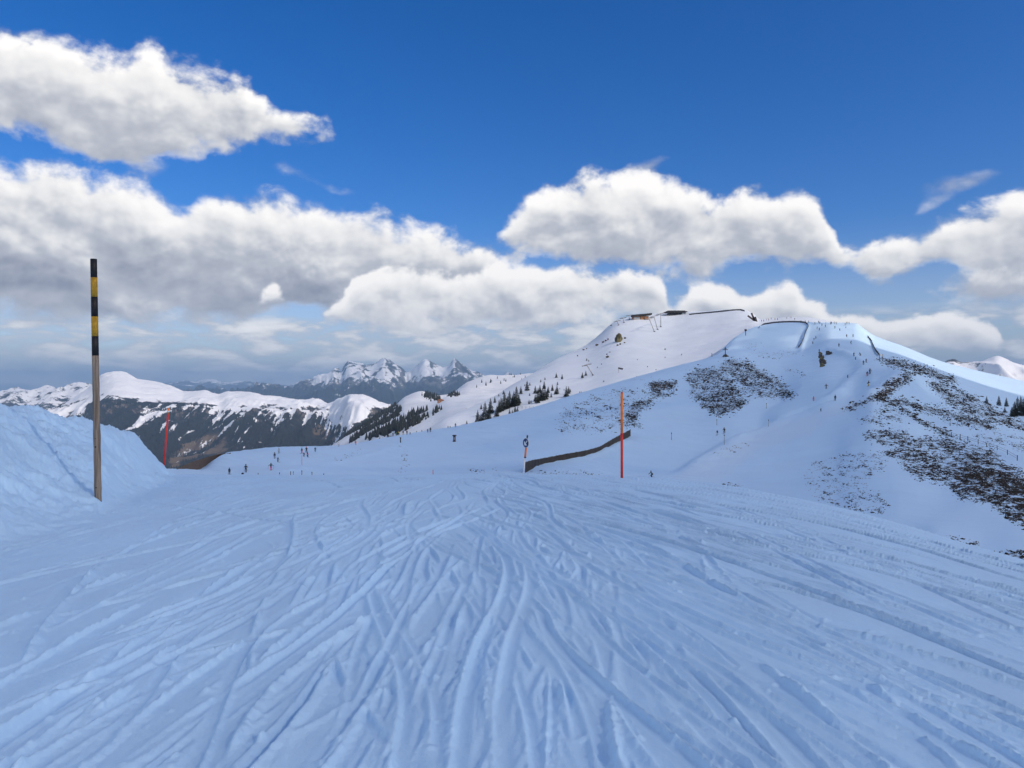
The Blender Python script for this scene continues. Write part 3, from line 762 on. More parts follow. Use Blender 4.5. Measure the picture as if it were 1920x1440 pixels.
SKY_G = [(-250, 742), (0, 737), (100, 733), (200, 730), (260, 722), (300, 720), (330, 716), (350, 714), (365, 717), (385, 712), (400, 713), (420, 719), (445, 716), (465, 718), (500, 720), (520, 723), (560, 727), (700, 722), (900, 716), (950, 712), (1000, 708), (1050, 706), (1200, 710), (1500, 715), (1900, 716), (2200, 718)]
gm = Sheet(ridge_cols(SKY_G, 29000, 19000, 768, 1.2, ((.5, .55),)), np.linspace(-250, 2200, 560), np.linspace(19000, 33000, 80), 60.0, 2600.0,
           lambda x, y, u, v: 330 * (fbm(x / 2600, y / 5200, 6, .58, ridged=True) - .45) * smooth(20000, 24000, y) * smooth(31000, 27500, y))
gm.build('far_ridges', M['range'], {'snow': np.clip(.36 + (726 - gm.V) / 60, .1, .62), 'meadow': np.full_like(gm.Z, .2), 'rock': np.full_like(gm.Z, .3)})

SKY_L = [(-250, 728), (-100, 738), (0, 741), (30, 735), (60, 737), (90, 730), (115, 731), (135, 724), (160, 721), (180, 724), (220, 735), (260, 760), (330, 790)]
lm = Sheet(ridge_cols(SKY_L, 9500, 6600, 822, 1.2, ((.4, .42), (.7, .72))), np.linspace(-250, 330, 220), np.linspace(6600, 11000, 130), 20.0, 600.0,
           lambda x, y, u, v: 170 * (fbm((x + .2 * y) / 500, y / 1800, 6, .58, ridged=True) - .45) * smooth(6700, 7600, y))
lm.build('rocky_ridge', M['mountain'], {'snow': np.clip(.52 + (752 - lm.V) / 120, .25, .60), 'meadow': np.full_like(lm.Z, .25), 'rock': np.full_like(lm.Z, .42)})

SKY_H = [(1600, 740), (1700, 715), (1760, 690), (1778, 676), (1788, 675), (1800, 681), (1815, 682), (1835, 681), (1850, 675), (1870, 668), (1882, 671), (1900, 677), (1920, 684), (1990, 700), (2060, 690), (2200, 720), (2400, 740)]
hm = Sheet(ridge_cols(SKY_H, 5200, 3300, 800, 1.25, ((.4, .42), (.7, .72))), np.linspace(1600, 2400, 260), np.linspace(3300, 6300, 120), 9.0, 300.0,
           lambda x, y, u, v: 90 * (fbm((x - .2 * y) / 260, y / 700, 6, .55, ridged=True) - .45) * smooth(3400, 3900, y) * (.35 + smooth(680, 700, v)))
hm.build('white_peak', M['mountain'], {'snow': np.clip(.82 + .10 * fbm(hm.X / 200, hm.Y / 200, 4) - .3 * smooth(1860, 1830, hm.U), .2, 1), 'meadow': np.full_like(hm.Z, .2), 'rock': np.full_like(hm.Z, .5)})

# valley ground out to the horizon
vx = np.linspace(-43500, 43500, 91); vy = np.concatenate([np.linspace(-13500, 0, 16)[:-1], np.linspace(0, 43500, 81)])
VX, VY = np.meshgrid(vx, vy, indexing='ij')
VZ = -1050 + 60 * fbm(VX / 6000, VY / 6000, 4)
o = put('valley_ground', mesh_np('valley_ground', np.stack([VX, VY, VZ], -1).reshape(-1, 3), grid_faces(len(vx), len(vy)),
        attrs={'snow': np.full(VX.size, .34), 'meadow': np.full(VX.size, .45), 'rock': np.full(VX.size, .1)}), M['range'])
tag(o, kind='structure')

# ------------------------------------------------------------------ unseen cumulus added right and behind, outline cut to shade piste and hillside
def shade_cloud():
    zc = 720.0
    sh = Vector((SUN_DIR.x, SUN_DIR.y)) / SUN_DIR.z * zc
    edge = [(-420, 250), (-250, 300), (-130, 345), (-30, 375), (60, 402), (114, 430), (140, 482), (155, 545), (222, 545), (176, 425), (230, 405), (330, 372), (450, 345), (620, 300),
            (700, 100), (640, -160), (300, -260), (-100, -240), (-420, -160), (-500, 60)]
    def lift(x, y):
        u = 960 + F * x / max(y, 1)
        zz = float(hill.z(u, y)) if (y > 150 and -300 < u < 2300) else 0.0
        return x + sh.x * (1 - zz / zc), y + sh.y * (1 - zz / zc)
    edge = [lift(x, y) for x, y in edge]
    xs = np.linspace(min(p[0] for p in edge) - 5, max(p[0] for p in edge) + 5, 150); ys = np.linspace(min(p[1] for p in edge) - 5, max(p[1] for p in edge) + 5, 120)
    X, Y = np.meshgrid(xs, ys, indexing='ij')
    e = edge_dist(edge, X, Y); sd = np.where(inside(edge, X, Y), e, -e) + 7 * fbm(X / 30, Y / 30, 4)
    t = np.clip(sd, 0, None)
    top = zc + np.minimum(0.45 * t, 130) * (0.75 + 0.5 * fbm(X / 60, Y / 60, 5)) + 0.4
    bot = zc - np.minimum(0.10 * t, 14) * (0.7 + 0.6 * fbm(X / 70 + 9, Y / 70, 4))
    i = grid_faces(len(xs), len(ys))
    ok = (sd.reshape(-1)[i] > 0).all(1)
    n = X.size
    co = np.concatenate([np.stack([X, Y, top], -1).reshape(-1, 3), np.stack([X, Y, bot], -1).reshape(-1, 3)])
    f = np.concatenate([i[ok], (i[ok] + n)[:, ::-1]])
    used = np.unique(f); re = np.zeros(2 * n, int); re[used] = np.arange(len(used))
    m, g, b = material('cloud_white'); nt = m.node_tree; nt.nodes.remove(b)
    d = g.new('ShaderNodeBsdfDiffuse'); d.inputs[0].default_value = (.95, .95, .95, 1)
    t_ = g.new('ShaderNodeBsdfTranslucent'); t_.inputs[0].default_value = (.95, .95, .95, 1)
    mx = g.new('ShaderNodeMixShader'); mx.inputs[0].default_value = 0.6
    tp = g.new('ShaderNodeBsdfTransparent'); m2 = g.new('ShaderNodeMixShader'); m2.inputs[0].default_value = 0.49      # two thin skins let a little sun through
    nt.links.new(d.outputs[0], mx.inputs[1]); nt.links.new(t_.outputs[0], mx.inputs[2])
    nt.links.new(mx.outputs[0], m2.inputs[1]); nt.links.new(tp.outputs[0], m2.inputs[2])
    nt.links.new(m2.outputs[0], nt.nodes['Material Output'].inputs[0])
    o = put('added_shade_cloud', mesh_np('added_shade_cloud', co[used], re[f]), m)
    tag(o, 'unseen cumulus added overhead to shade the piste and hillside', 'added_shade_cloud')
shade_cloud()

# ------------------------------------------------------------------ the air
def haze():
    x0, x1, y0, y1, z0, z1 = -44000, 44000, -14000, 44000, -1200, 690
    co = np.array([(x, y, z) for x in (x0, x1) for y in (y0, y1) for z in (z0, z1)], float)
    f = np.array([(0, 1, 3, 2), (4, 6, 7, 5), (0, 4, 5, 1), (2, 3, 7, 6), (0, 2, 6, 4), (1, 5, 7, 3)])
    m = bpy.data.materials.new('air'); m.use_nodes = True
    nt = m.node_tree; nt.nodes.clear()
    v = nt.nodes.new('ShaderNodeVolumePrincipled'); out = nt.nodes.new('ShaderNodeOutputMaterial')
    v.inputs['Color'].default_value = (0.37, 0.63, 1.0, 1)
    v.inputs['Density'].default_value = 5.6e-5
    v.inputs['Anisotropy'].default_value = 0.0
    nt.links.new(v.outputs[0], out.inputs['Volume'])
    o = put('haze', mesh_np('haze', co, f, False), m)
    tag(o, kind='stuff')
haze()

# ------------------------------------------------------------------ shape builder
class MB:
    def __init__(self): self.v, self.f = [], []
    def add(self, vs, fs):
        n = len(self.v); self.v += [tuple(v) for v in vs]; self.f += [tuple(i + n for i in f) for f in fs]
        return self
    def box(self, c, s, rz=0.0, rx=0.0):
        m = Matrix.Rotation(rz, 3, 'Z') @ Matrix.Rotation(rx, 3, 'X'); c = Vector(c)
        vs = [c + m @ Vector((x * s[0] / 2, y * s[1] / 2, z * s[2] / 2)) for x in (-1, 1) for y in (-1, 1) for z in (-1, 1)]
        return self.add(vs, [(0, 1, 3, 2), (4, 6, 7, 5), (0, 4, 5, 1), (2, 3, 7, 6), (0, 2, 6, 4), (1, 5, 7, 3)])
    def bar(self, a, b, w, t):
        """straight board from a to b: w across (upright), t thick"""
        a, b = Vector(a), Vector(b); d = (b - a).normalized(); s = d.cross(Vector((0, 0, 1)))
        s = s.normalized() if s.length > 1e-4 else Vector((1, 0, 0)); u = s.cross(d).normalized()
        vs = [p + s * t / 2 * i + u * w / 2 * j for p in (a, b) for i in (-1, 1) for j in (-1, 1)]
        return self.add(vs, [(0, 1, 3, 2), (4, 6, 7, 5), (0, 4, 5, 1), (2, 3, 7, 6), (0, 2, 6, 4), (1, 5, 7, 3)])
    def tube(self, pts, rad, n=8):
        pts = [Vector(p) for p in pts]
        if not hasattr(rad, '__len__'): rad = [rad] * len(pts)
        rings = []
        for i, p in enumerate(pts):
            d = (pts[min(i + 1, len(pts) - 1)] - pts[max(i - 1, 0)]).normalized()
            s = d.cross(Vector((0, 1, 0.01))); s = s.normalized() if s.length > 1e-3 else Vector((1, 0, 0)); t = s.cross(d)
            rings.append([p + (s * math.cos(k * 2 * math.pi / n) + t * math.sin(k * 2 * math.pi / n)) * rad[i] for k in range(n)])
        vs = [v for r in rings for v in r]; fs = []
        for i in range(len(pts) - 1):
            for k in range(n): fs.append((i * n + k, i * n + (k + 1) % n, (i + 1) * n + (k + 1) % n, (i + 1) * n + k))
        fs.append(tuple(range(n))[::-1]); fs.append(tuple((len(pts) - 1) * n + k for k in range(n)))
        return self.add(vs, fs)
    def mesh(self, name, smooth_=False):
        me = bpy.data.meshes.new(name); me.from_pydata(self.v, [], self.f); me.update()
        if smooth_: me.polygons.foreach_set('use_smooth', [True] * len(me.polygons))
        bm = bmesh.new(); bm.from_mesh(me); bmesh.ops.recalc_face_normals(bm, faces=bm.faces); bm.to_mesh(me); bm.free()
        return me
    def put(self, name, mat, parent=None, smooth_=False, **k):
        return put(name, self.mesh(name, smooth_), mat, parent, **k)
ORD = 'first second third fourth fifth sixth seventh eighth ninth tenth eleventh twelfth thirteenth fourteenth fifteenth sixteenth seventeenth eighteenth nineteenth twentieth'.split()
def nth(i):
    if i < 20: return ORD[i]
    t = {2: 'twenty', 3: 'thirty', 4: 'forty', 5: 'fifty', 6: 'sixty', 7: 'seventy'}
    k = i + 1
    return (t[k // 10][:-1] + 'ieth') if k % 10 == 0 else t[k // 10] + '-' + ORD[k % 10 - 1]
def copy_tree(o, parent=None):
    c = o.copy(); C.objects.link(c); c.parent = parent
    for ch in o.children: copy_tree(ch, c)
    return c
def near_hit(u, v):
    d = np.linspace(4, 40, 3000); z, _ = near_z(np.full_like(d, u), d)
    vv = 720 + (EYE - z) / d * F
    k = np.nonzero(vv <= v)[0]; j = k[0] if len(k) else int(np.argmin(vv))
    return Vector(((u - 960) / F * d[j], d[j], float(z[j])))

# ------------------------------------------------------------------ paints
M['black'] = plain('black_paint', (0.012, 0.012, 0.014), 0.5, 0, 0.3, 14)
M['yellow'] = plain('yellow_paint', (0.42, 0.24, 0.02), 0.6, 0, 0.25, 22)
def wood(name, a, b, sx=30.0):
    m, g, bs = material(name)
    t = g.new('ShaderNodeTexCoord').outputs['Object']
    n = g.noise(g.v('MULTIPLY', t, (sx, sx, 1.6)), 1.0, 6, 0.65)
    k = g.noise(t, 2.3, 3)
    c = g.mix(g.ramp(n, 0.34, 0.66), (*a, 1), (*b, 1))
    c = g.mix(g.ramp(k, 0.62, 0.75, 0, .7), c, (0.035, 0.024, 0.016, 1))
    g.put(bs.inputs['Base Color'], c); bs.inputs['Roughness'].default_value = 0.85
    bump(g, bs, n, 0.5, 0.01)
    return m
M['pole_wood'] = wood('weathered_pole', (0.13, 0.098, 0.072), (0.30, 0.245, 0.19), 40)
M['fence_wood'] = wood('dark_fence_wood', (0.022, 0.019, 0.017), (0.062, 0.053, 0.045), 5)
M['brown_wood'] = wood('brown_fence_wood', (0.07, 0.045, 0.028), (0.16, 0.11, 0.07), 5)
M['red'] = plain('red_plastic', (0.62, 0.045, 0.035), 0.45, 0, 0.15, 9)
M['orange'] = plain('orange_plastic', (0.78, 0.21, 0.045), 0.45, 0, 0.18, 9)
M['white'] = plain('white_plastic', (0.72, 0.73, 0.74), 0.5, 0, 0.06, 9)
M['blue'] = plain('sign_blue', (0.012, 0.04, 0.16), 0.4)
M['steel'] = plain('galvanised_steel', (0.30, 0.31, 0.32), 0.5, 0.4, 0.15, 2)
M['dark_steel'] = plain('dark_steel', (0.045, 0.048, 0.055), 0.55, 0.2, 0.2, 3)
M['net'] = plain('dark_net', (0.022, 0.025, 0.035), 0.85, 0, 0.3, 4)
M['roof'] = plain('dark_roof', (0.022, 0.022, 0.026), 0.6, 0, 0.3, 1)
M['timber'] = plain('orange_timber', (0.32, 0.145, 0.06), 0.7, 0, 0.3, 1.5)
M['glass'] = plain('hut_glass', (0.35, 0.40, 0.43), 0.15)
M['rock'] = plain('dark_rock', (0.075, 0.068, 0.058), 0.9, 0, 0.55, 0.9)
M['moss_rock'] = plain('mossy_rock', (0.115, 0.105, 0.055), 0.9, 0, 0.6, 0.6)
M['bark'] = plain('bark', (0.05, 0.036, 0.026), 0.9, 0, 0.3, 3)
M['needles'] = plain('spruce_needles', (0.016, 0.024, 0.017), 0.8, 0, 0.45, 1.4)
M['heath'] = plain('heather', (0.030, 0.027, 0.023), 0.95, 0, 0.6, 0.8)
M['sprig'] = plain('dry_grass', (0.052, 0.045, 0.036), 0.95, 0, 0.6, 0.7)
M['far_forest'] = plain('far_conifers', (0.020, 0.026, 0.024), 0.95, 0, 0.35, 0.02)

# ------------------------------------------------------------------ striped marker pole on the left
def marker_pole():
    p = near_hit(184, 943); k = p.y / F
    h = 458 * k; dx = -8.5 * k; r0, r1 = 6.2 * k, 5.6 * k
    root = empty('marker_pole', p)
    tag(root, 'tall wooden snow pole with black and yellow bands standing by the snow bank', 'pole')
    def at(v): t = (943 - v) / 458.0; return Vector((dx * t, 0, h * t)), r0 + (r1 - r0) * t
    def seg(name, va, vb, mat, grow=0.0, n=5):
        mb = MB(); ps, rs = [], []
        for i in range(n + 1):
            q, r = at(va + (vb - va) * i / n); ps.append(q); rs.append(r + grow)
        mb.tube(ps, rs, 18); return mb.put(name, mat, root, True)
    mb = MB(); ps, rs = [], []
    for i in range(25):
        t = i / 24; v = 965 + (667 - 965) * t; q, r = at(v)
        kn = 1 + 0.03 * math.sin(i * 1.7) + 0.05 * (i in (4, 11, 12, 17))
        ps.append(q); rs.append(r * kn)
    mb.tube(ps, rs, 18); shaft = mb.put('wooden_shaft', M['pole_wood'], root, True)
    for a, b_, c in ((667, 631, 'black'), (631, 594, 'yellow'), (594, 557, 'black'), (557, 521, 'yellow'), (521, 486, 'black')):
        seg(c + '_band', a, b_, M[c], 0.001, 2)
    # frost split and knots on the shaft
    for v, s in ((838, 1.0), (822, .7), (914, .9)):
        q, r = at(v); MB().tube([q + Vector((-.004, -r * .80, -.02)), q + Vector((.004, -r * .93, 0)), q + Vector((-.004, -r * .80, .022))], [.004, .017 * s, .004], 7).put('knot', M['bark'], shaft, True)
    # snow blown against the foot
    mb = MB()
    bm = bmesh.new(); bmesh.ops.create_icosphere(bm, subdivisions=3, radius=1.0)
    for v in bm.verts:
        n = 1 + 0.22 * math.sin(v.co.x * 5 + 1) * math.cos(v.co.y * 4) + 0.10 * math.sin(v.co.z * 11)
        v.co = Vector((v.co.x * .17, v.co.y * .14, v.co.z * .075)) * n
    me = bpy.data.meshes.new('snow_clump'); bm.to_mesh(me); bm.free(); me.polygons.foreach_set('use_smooth', [True] * len(me.polygons))
    put('snow_clump', me, M['piste'], root, loc=(-.10, -.03, -.01))
marker_pole()

# ------------------------------------------------------------------ piste poles
def piste_pole(name, u, v, vt, ut, rpx, label, parts, base=None):
    p = base if base is not None else near_hit(u, v)
    k = p.y / F; root = empty(name, p); tag(root, label, 'pole', None)
    top = Vector(((ut - u) * k, 0, EYE - (vt - 720) * k - p.z)); L = top
    for nm, a, b_, mat, g_ in parts:
        MB().tube([L * a, L * ((a + b_) / 2), L * b_], rpx * k * g_, 10).put(nm, M[mat], root, True)
    return root
b = near_hit(1166, 897)
piste_pole('piste_pole', 1166, 896, 737, 1166, 2.5, 'tall orange and red piste pole standing before the snow fence', [('red_shaft', -.08, .52, 'red', 1), ('orange_shaft', .52, 1.0, 'orange', 1), ('end_cap', 1.0, 1.012, 'red', .8), ('joint_ring', .51, .53, 'red', 1.12)], b)
b = near_hit(307, 860)
piste_pole('piste_pole', 307, 858, 765, 316, 1.7, 'thin red piste pole leaning at the end of the snow bank', [('shaft', -.1, .9, 'red', 1), ('tip', .9, 1.0, 'orange', 1.05), ('reflector_ring', .93, .955, 'white', 1.25)], b)

def sign_pole():
    p = near_hit(981, 892); k = p.y / F
    root = empty('piste_sign', p)
    tag(root, 'round blue arrow sign on a leaning white and orange pole', 'sign')
    L = Vector((8 * k, 0, EYE - (816 - 720) * k - p.z))
    r = 1.3 * k
    MB().tube([L * -.1, L * .45], r, 10).put('lower_shaft', M['white'], root, True)
    MB().tube([L * .45, L * .70], r * 1.5, 10).put('orange_sleeve', M['orange'], root, True)
    MB().tube([L * .44, L * .465], r * 1.6, 10).put('clamp', M['black'], root, True)
    MB().tube([L * .70, L * 1.0], r * 1.05, 10).put('upper_shaft', M['black'], root, True)
    c = L * .81; rad = 8.6 * k
    a = R(52)                                   # the disc is turned to the left
    n = Vector((-math.sin(a), -math.cos(a), 0)); s = Vector((math.cos(a), -math.sin(a), 0)); up = Vector((0, 0, 1))
    off = n * (r * 1.3)
    def ring(mb, r0, r1, z0, z1, N=40):
        if r0 == 0:
            return mb.tube([c + off + n * z0, c + off + n * z1], r1, N)
        vs, fs = [], []
        for i in range(N):
            t = 2 * math.pi * i / N; d = s * math.cos(t) + up * math.sin(t)
            for rr, zz in ((r0, z0), (r1, z0), (r1, z1), (r0, z1)): vs.append(c + off + d * rr + n * zz)
        for i in range(N):
            j = (i + 1) % N
            for q in range(4): fs.append((i * 4 + q, j * 4 + q, j * 4 + (q + 1) % 4, i * 4 + (q + 1) % 4))
        return mb.add(vs, fs)
    vs = [c + off] + [c + off + (s * math.cos(2 * math.pi * i / 40) + up * math.sin(2 * math.pi * i / 40)) * rad for i in range(40)]
    vs2 = [v + n * .006 for v in vs]
    fs = [(0, 1 + (i + 1) % 40, 1 + i) for i in range(40)] + [(41, 42 + i, 42 + (i + 1) % 40) for i in range(40)] + [(1 + i, 1 + (i + 1) % 40, 42 + (i + 1) % 40, 42 + i) for i in range(40)]
    disc = MB().add(vs + vs2, fs).put('sign_disc', M['blue'], root)
    ring(MB(), rad * .985, rad * 1.09, -.002, .010).put('rim', M['white'], disc)
    # white arrow pointing down to the left
    q = lambda x, y: c + off + s * (x * rad) + up * (y * rad)
    def plate(pts):
        f = [q(*t) + n * .0075 for t in pts]; bk = [q(*t) + n * .0105 for t in pts]; m_ = len(pts)
        return MB().add(f + bk, [tuple(range(m_))[::-1], tuple(range(m_, 2 * m_))] + [(i, (i + 1) % m_, m_ + (i + 1) % m_, m_ + i) for i in range(m_)])
    def rot(x, y, t=R(225)): return (x * math.cos(t) - y * math.sin(t), x * math.sin(t) + y * math.cos(t))
    arrow = plate([rot(*t) for t in ((-.72, -.13), (.18, -.13), (-.02, -.55), (.30, -.55), (.72, 0), (.30, .55), (-.02, .55), (.18, .13), (-.72, .13))])
    arrow.put('arrow', M['white'], disc)
sign_pole()

# ------------------------------------------------------------------ fences
def board_fence(name, label, sheet, pts, mat, spacing, nb=6, dmin=60, rough=.06):
    """pts: (bearing, foot, head) lines of sight along the fence"""
    us_ = [p[0] for p in pts]
    P = []
    for u, vb, vt in pts:
        q = sheet.hit(u, vb, dmin); P.append((q, max(0.25, EYE - (vt - 720) / F * q.y - q.z)))
    root = empty(name, P[0][0]); tag(root, label, 'fence')
    o = P[0][0]
    # resample along the ground
    seg = [0.0]
    for i in range(1, len(P)): seg.append(seg[-1] + (P[i][0] - P[i - 1][0]).length)
    n = max(2, int(seg[-1] / spacing)); st = np.linspace(0, seg[-1], n + 1)
    xyz = [np.interp(st, seg, [p[0][k] for p in P]) for k in range(3)]; hh = np.interp(st, seg, [p[1] for p in P])
    rg = random.Random(len(pts) * 7 + n)
    foot = [Vector((xyz[0][i], xyz[1][i], xyz[2][i])) - o for i in range(n + 1)]
    for i in range(n + 1):
        MB().box(foot[i] + Vector((0, 0, hh[i] * .5 - .15)), (.12, .12, hh[i] + .42)).put('post', mat, root)
    for i in range(n):
        mb = MB(); a, b_ = foot[i], foot[i + 1]
        for j in range(nb):                       # upright boards, uneven heads
            t0, t1 = (j + .03) / nb, (j + .97) / nb
            ha = hh[i] + (hh[i + 1] - hh[i]) * (j + .5) / nb + rg.uniform(-rough, rough)
            p0, p1 = a.lerp(b_, t0), a.lerp(b_, t1)
            up = Vector((0, 0, ha - .05)); dn = Vector((0, 0, -.25)); nrm = (b_ - a).cross(Vector((0, 0, 1))).normalized() * (.02 + rg.uniform(0, .012))
            mb.add([p0 + dn - nrm, p1 + dn - nrm, p1 + up - nrm, p0 + up - nrm, p0 + dn + nrm, p1 + dn + nrm, p1 + up + nrm, p0 + up + nrm],
                   [(0, 1, 2, 3), (7, 6, 5, 4), (0, 4, 5, 1), (3, 2, 6, 7), (0, 3, 7, 4), (1, 5, 6, 2)])
        mb.put('board_panel', mat, root)
    return root
board_fence('snow_fence', 'long dark wooden snow fence curving up the slope behind the arrow sign', hill,
            [(985, 886, 866), (1000, 878, 862), (1017, 870, 859), (1037, 865, 855), (1070, 860, 849), (1100, 854, 844), (1125, 845, 837), (1150, 833, 822), (1182, 818, 805)], M['fence_wood'], 3.4, 10)
board_fence('snow_fence', 'brown wooden snow fence along the edge left of the skiers', hill,
            [(332, 880, 878), (350, 875, 870), (370, 869, 863), (392, 861, 856), (412, 855, 851), (432, 851, 849)], M['brown_wood'], 3.4, 8)
def rail_fence(name, label, sheet, pts, hgt, mat, dmin=60, mesh_=True, spacing=None):
    P = [sheet.hit(u, v, dmin) for u, v in pts]
    if spacing:
        seg = [0.0]
        for i in range(1, len(P)): seg.append(seg[-1] + (P[i] - P[i - 1]).length)
        st = np.linspace(0, seg[-1], max(2, int(seg[-1] / spacing)) + 1)
        P = [Vector([float(np.interp(s, seg, [p[k] for p in P])) for k in range(3)]) for s in st]
    root = empty(name, P[0]); tag(root, label, 'fence'); o = P[0]
    rg = random.Random(len(pts))
    for p in P:
        h = hgt * rg.uniform(.85, 1.15)
        MB().tube([p - o - Vector((0, 0, .3)), p - o + Vector((rg.uniform(-.08, .08), 0, h))], .07 if hgt < 2 else .1, 6).put('post', mat, root)
    for a, b_ in zip(P[:-1], P[1:]):
        mb = MB(); up = Vector((0, 0, 1))
        if mesh_:   # hanging net
            nrm = (b_ - a).cross(up).normalized() * .02
            for z0, z1 in ((.05, .47), (.50, .93)):
                q = [a - o + up * hgt * z0, b_ - o + up * hgt * z0, b_ - o + up * hgt * z1, a - o + up * hgt * z1]
                mb.add([v - nrm for v in q] + [v + nrm for v in q], [(0, 1, 2, 3), (7, 6, 5, 4), (0, 4, 5, 1), (3, 2, 6, 7), (0, 3, 7, 4), (1, 5, 6, 2)])
            mb.put('net', mat, root)
        else:
            for z in (.45, .85): mb.tube([a - o + up * hgt * z, b_ - o + up * hgt * z], .025, 4)
            mb.put('wire', mat, root)
    return root
rail_fence('net_fence', 'dark safety net fence round the top of the shaded snow hollow', hill,
           [(1423, 616), (1432, 609), (1452, 605), (1469, 602), (1486, 603), (1502, 605), (1512, 607), (1516, 613), (1510, 624), (1507, 634), (1502, 646), (1497, 653)], 1.25, M['net'], 380, True, 5.0)
rail_fence('net_fence', 'dark net fence along the right edge of the upper run', hill, [(1627, 632), (1634, 640), (1637, 648), (1642, 659), (1649, 668)], 1.3, M['net'], 240, True, 6.0)
rail_fence('ridge_fence', 'dark fence along the summit ridge right of the lift station', peak, [(1292, 591), (1320, 588), (1345, 586), (1370, 583), (1388, 582), (1396, 584)], 1.7, M['net'], 700, True, 7.0)
rail_fence('wire_fence', 'pasture fence of thin posts across the right slope', hill,
           [(1691, 770), (1702, 779), (1716, 788), (1737, 798), (1751, 804), (1764, 810), (1774, 813), (1784, 818), (1800, 823), (1815, 827), (1834, 833), (1850, 838), (1870, 844), (1889, 853), (1907, 864)], 1.0, M['fence_wood'], 100, False)
rail_fence('slope_railing', 'low dark railing on the snow below the spruce clump', peak, [(972, 766), (979, 766), (986, 766), (993, 767), (1000, 767), (1005, 768)], 1.6, M['fence_wood'], 400, False)
# wind baffles where the ridge drops to the upper run
def baffles():
    p = peak.hit(1418, 603, 600); root = empty('wind_baffle', p); tag(root, 'dark fan of slanting snow baffles at the end of the summit ridge', 'snow baffle')
    k = p.y / F
    for (ua, va), (ub, vb) in (((1402, 592), (1416, 601)), ((1409, 587), (1416, 603)), ((1416, 594), (1419, 604)), ((1412, 594), (1417, 604))):
        a = Vector(((ua - 1418) * k, 0, (603 - va) * k)); b_ = Vector(((ub - 1418) * k, 0, (603 - vb) * k - .6))
        mb = MB(); mb.bar(a, b_, 1.6, .12); mb.put('baffle_board', M['fence_wood'], root)
        MB().tube([b_ - Vector((0, 0, 1.2)), b_ + Vector((0, 0, 1.2))], .12, 6).put('post', M['fence_wood'], root)
baffles()

# ------------------------------------------------------------------ lift buildings, towers, cross and piste furniture
def building_hut():
    p = peak.hit(1205, 600, 700); k = p.y / F; root = empty('ski_hut', p + Vector((0, 2, 0))); tag(root, 'timber hut with dark flat roof and orange wall on the summit ridge', 'hut')
    w = 34 * k
    MB().box((-1.5, 4, 1.6), (w * .86, 8, 5.2)).put('wall', M['timber'], root)
    MB().bar((-w * .56, 3.5, 4.6), (w * .52, 3.5, 6.4), 1.7, 11).put('roof', M['roof'], root)
    for i in range(3): MB().box((-w * .40 + i * 2.0, -.1, 2.0), (1.7, .12, 2.6)).put('window', M['glass'], root)
    MB().box((-w * .12, -.1, 1.6), (.7, .2, 4.6)).put('corner_post', M['fence_wood'], root)
    MB().box((w * .10, -.1, 1.3), (1.3, .14, 2.6)).put('door', M['fence_wood'], root)
building_hut()
def lift_station():
    p = peak.hit(1268, 592, 700); k = p.y / F; root = empty('lift_station', p + Vector((0, 2, .5))); tag(root, 'open chairlift station with long dark roof on the summit ridge', 'lift station')
    w = 44 * k
    vs, fs = [], []
    prof = [(-w * .52, 3.2), (-w * .34, 5.2), (w * .36, 5.2), (w * .52, 3.8), (w * .36, 3.0), (-w * .34, 2.8)]
    for y in (-1, 9): vs += [(x, y, z) for x, z in prof]
    n = len(prof); fs = [tuple(range(n)), tuple(range(n, 2 * n))[::-1]] + [(i, (i + 1) % n, n + (i + 1) % n, n + i) for i in range(n)]
    MB().add(vs, fs).put('roof', M['roof'], root)
    for x in (-.30, -.05, .20): MB().box((w * x, 3, .8), (.9, .9, 5.0)).put('pillar', M['dark_steel'], root)
    MB().box((-w * .05, 4, .9), (w * .55, 5, 2.6)).put('machine_room', M['dark_steel'], root)
    MB().box((w * .32, 2, .8), (2.4, 3, 4.0)).put('cabin', M['glass'], root)
lift_station()
def tower(ub, vb, ut, vt, label, arm=5.0, dmin=500, ry=0.0):
    p = peak.hit(ub, vb, dmin); k = p.y / F; root = empty('lift_tower', p); tag(root, label, 'lift tower', 'towers of the summit chairlift')
    t = Vector(((ut - ub) * k, 0, (vb - vt) * k))
    MB().tube([t * -.08, t * .5, t], [.42, .36, .30], 8).put('mast', M['steel'], root, True)
    MB().box(Vector((0, 0, -.1)), (1.6, 1.6, 1.0)).put('footing', M['dark_steel'], root)
    a = Vector((arm * .72, arm * .7, arm * .22)).normalized() * arm
    MB().bar(t - a, t + a, .5, .4).put('cross_arm', M['steel'], root)
    for s in (-1, 1): MB().bar(t + a * s * .95 - Vector((1.8, 0, .5 * s * 0 + .6)), t + a * s * .95 + Vector((1.8, 0, .6)) - Vector((0, 0, .6)), .45, .3).put('sheave_train', M['dark_steel'], root)
    return root, p + t, a
T1 = [tower(1227, 622, 1217, 597, 'leftmost leaning mast of the three lift towers below the station'), tower(1233, 618, 1226, 593, 'middle mast of the three lift towers below the station'),
      tower(1239, 613, 1239, 588, 'upright rightmost mast of the three lift towers below the station')]
T2 = [tower(1160, 610, 1157, 602, 'lowest of the three short lift towers on the left skyline', 3, 700), tower(1170, 605, 1168, 596, 'middle one of the three short lift towers on the left skyline', 3, 700),
      tower(1180, 600, 1180, 591, 'short lift tower nearest the timber hut on the skyline', 3, 700)]
tower(1112, 704, 1100, 684, 'single leaning lift tower halfway down the summit slope', 3, 450)
def cable(label, tops, s):
    pts = [t + a * .95 * s + Vector((0, 0, .6)) for _, t, a in tops]
    o = pts[0]; mb = MB()
    for a, b_ in zip(pts[:-1], pts[1:]):
        mb.tube([a - o, (a + b_) / 2 - o - Vector((0, 0, .25)), b_ - o], .07, 5)
    x = mb.put('lift_cable', M['dark_steel'], None, loc=o); tag(x, label, 'cable')
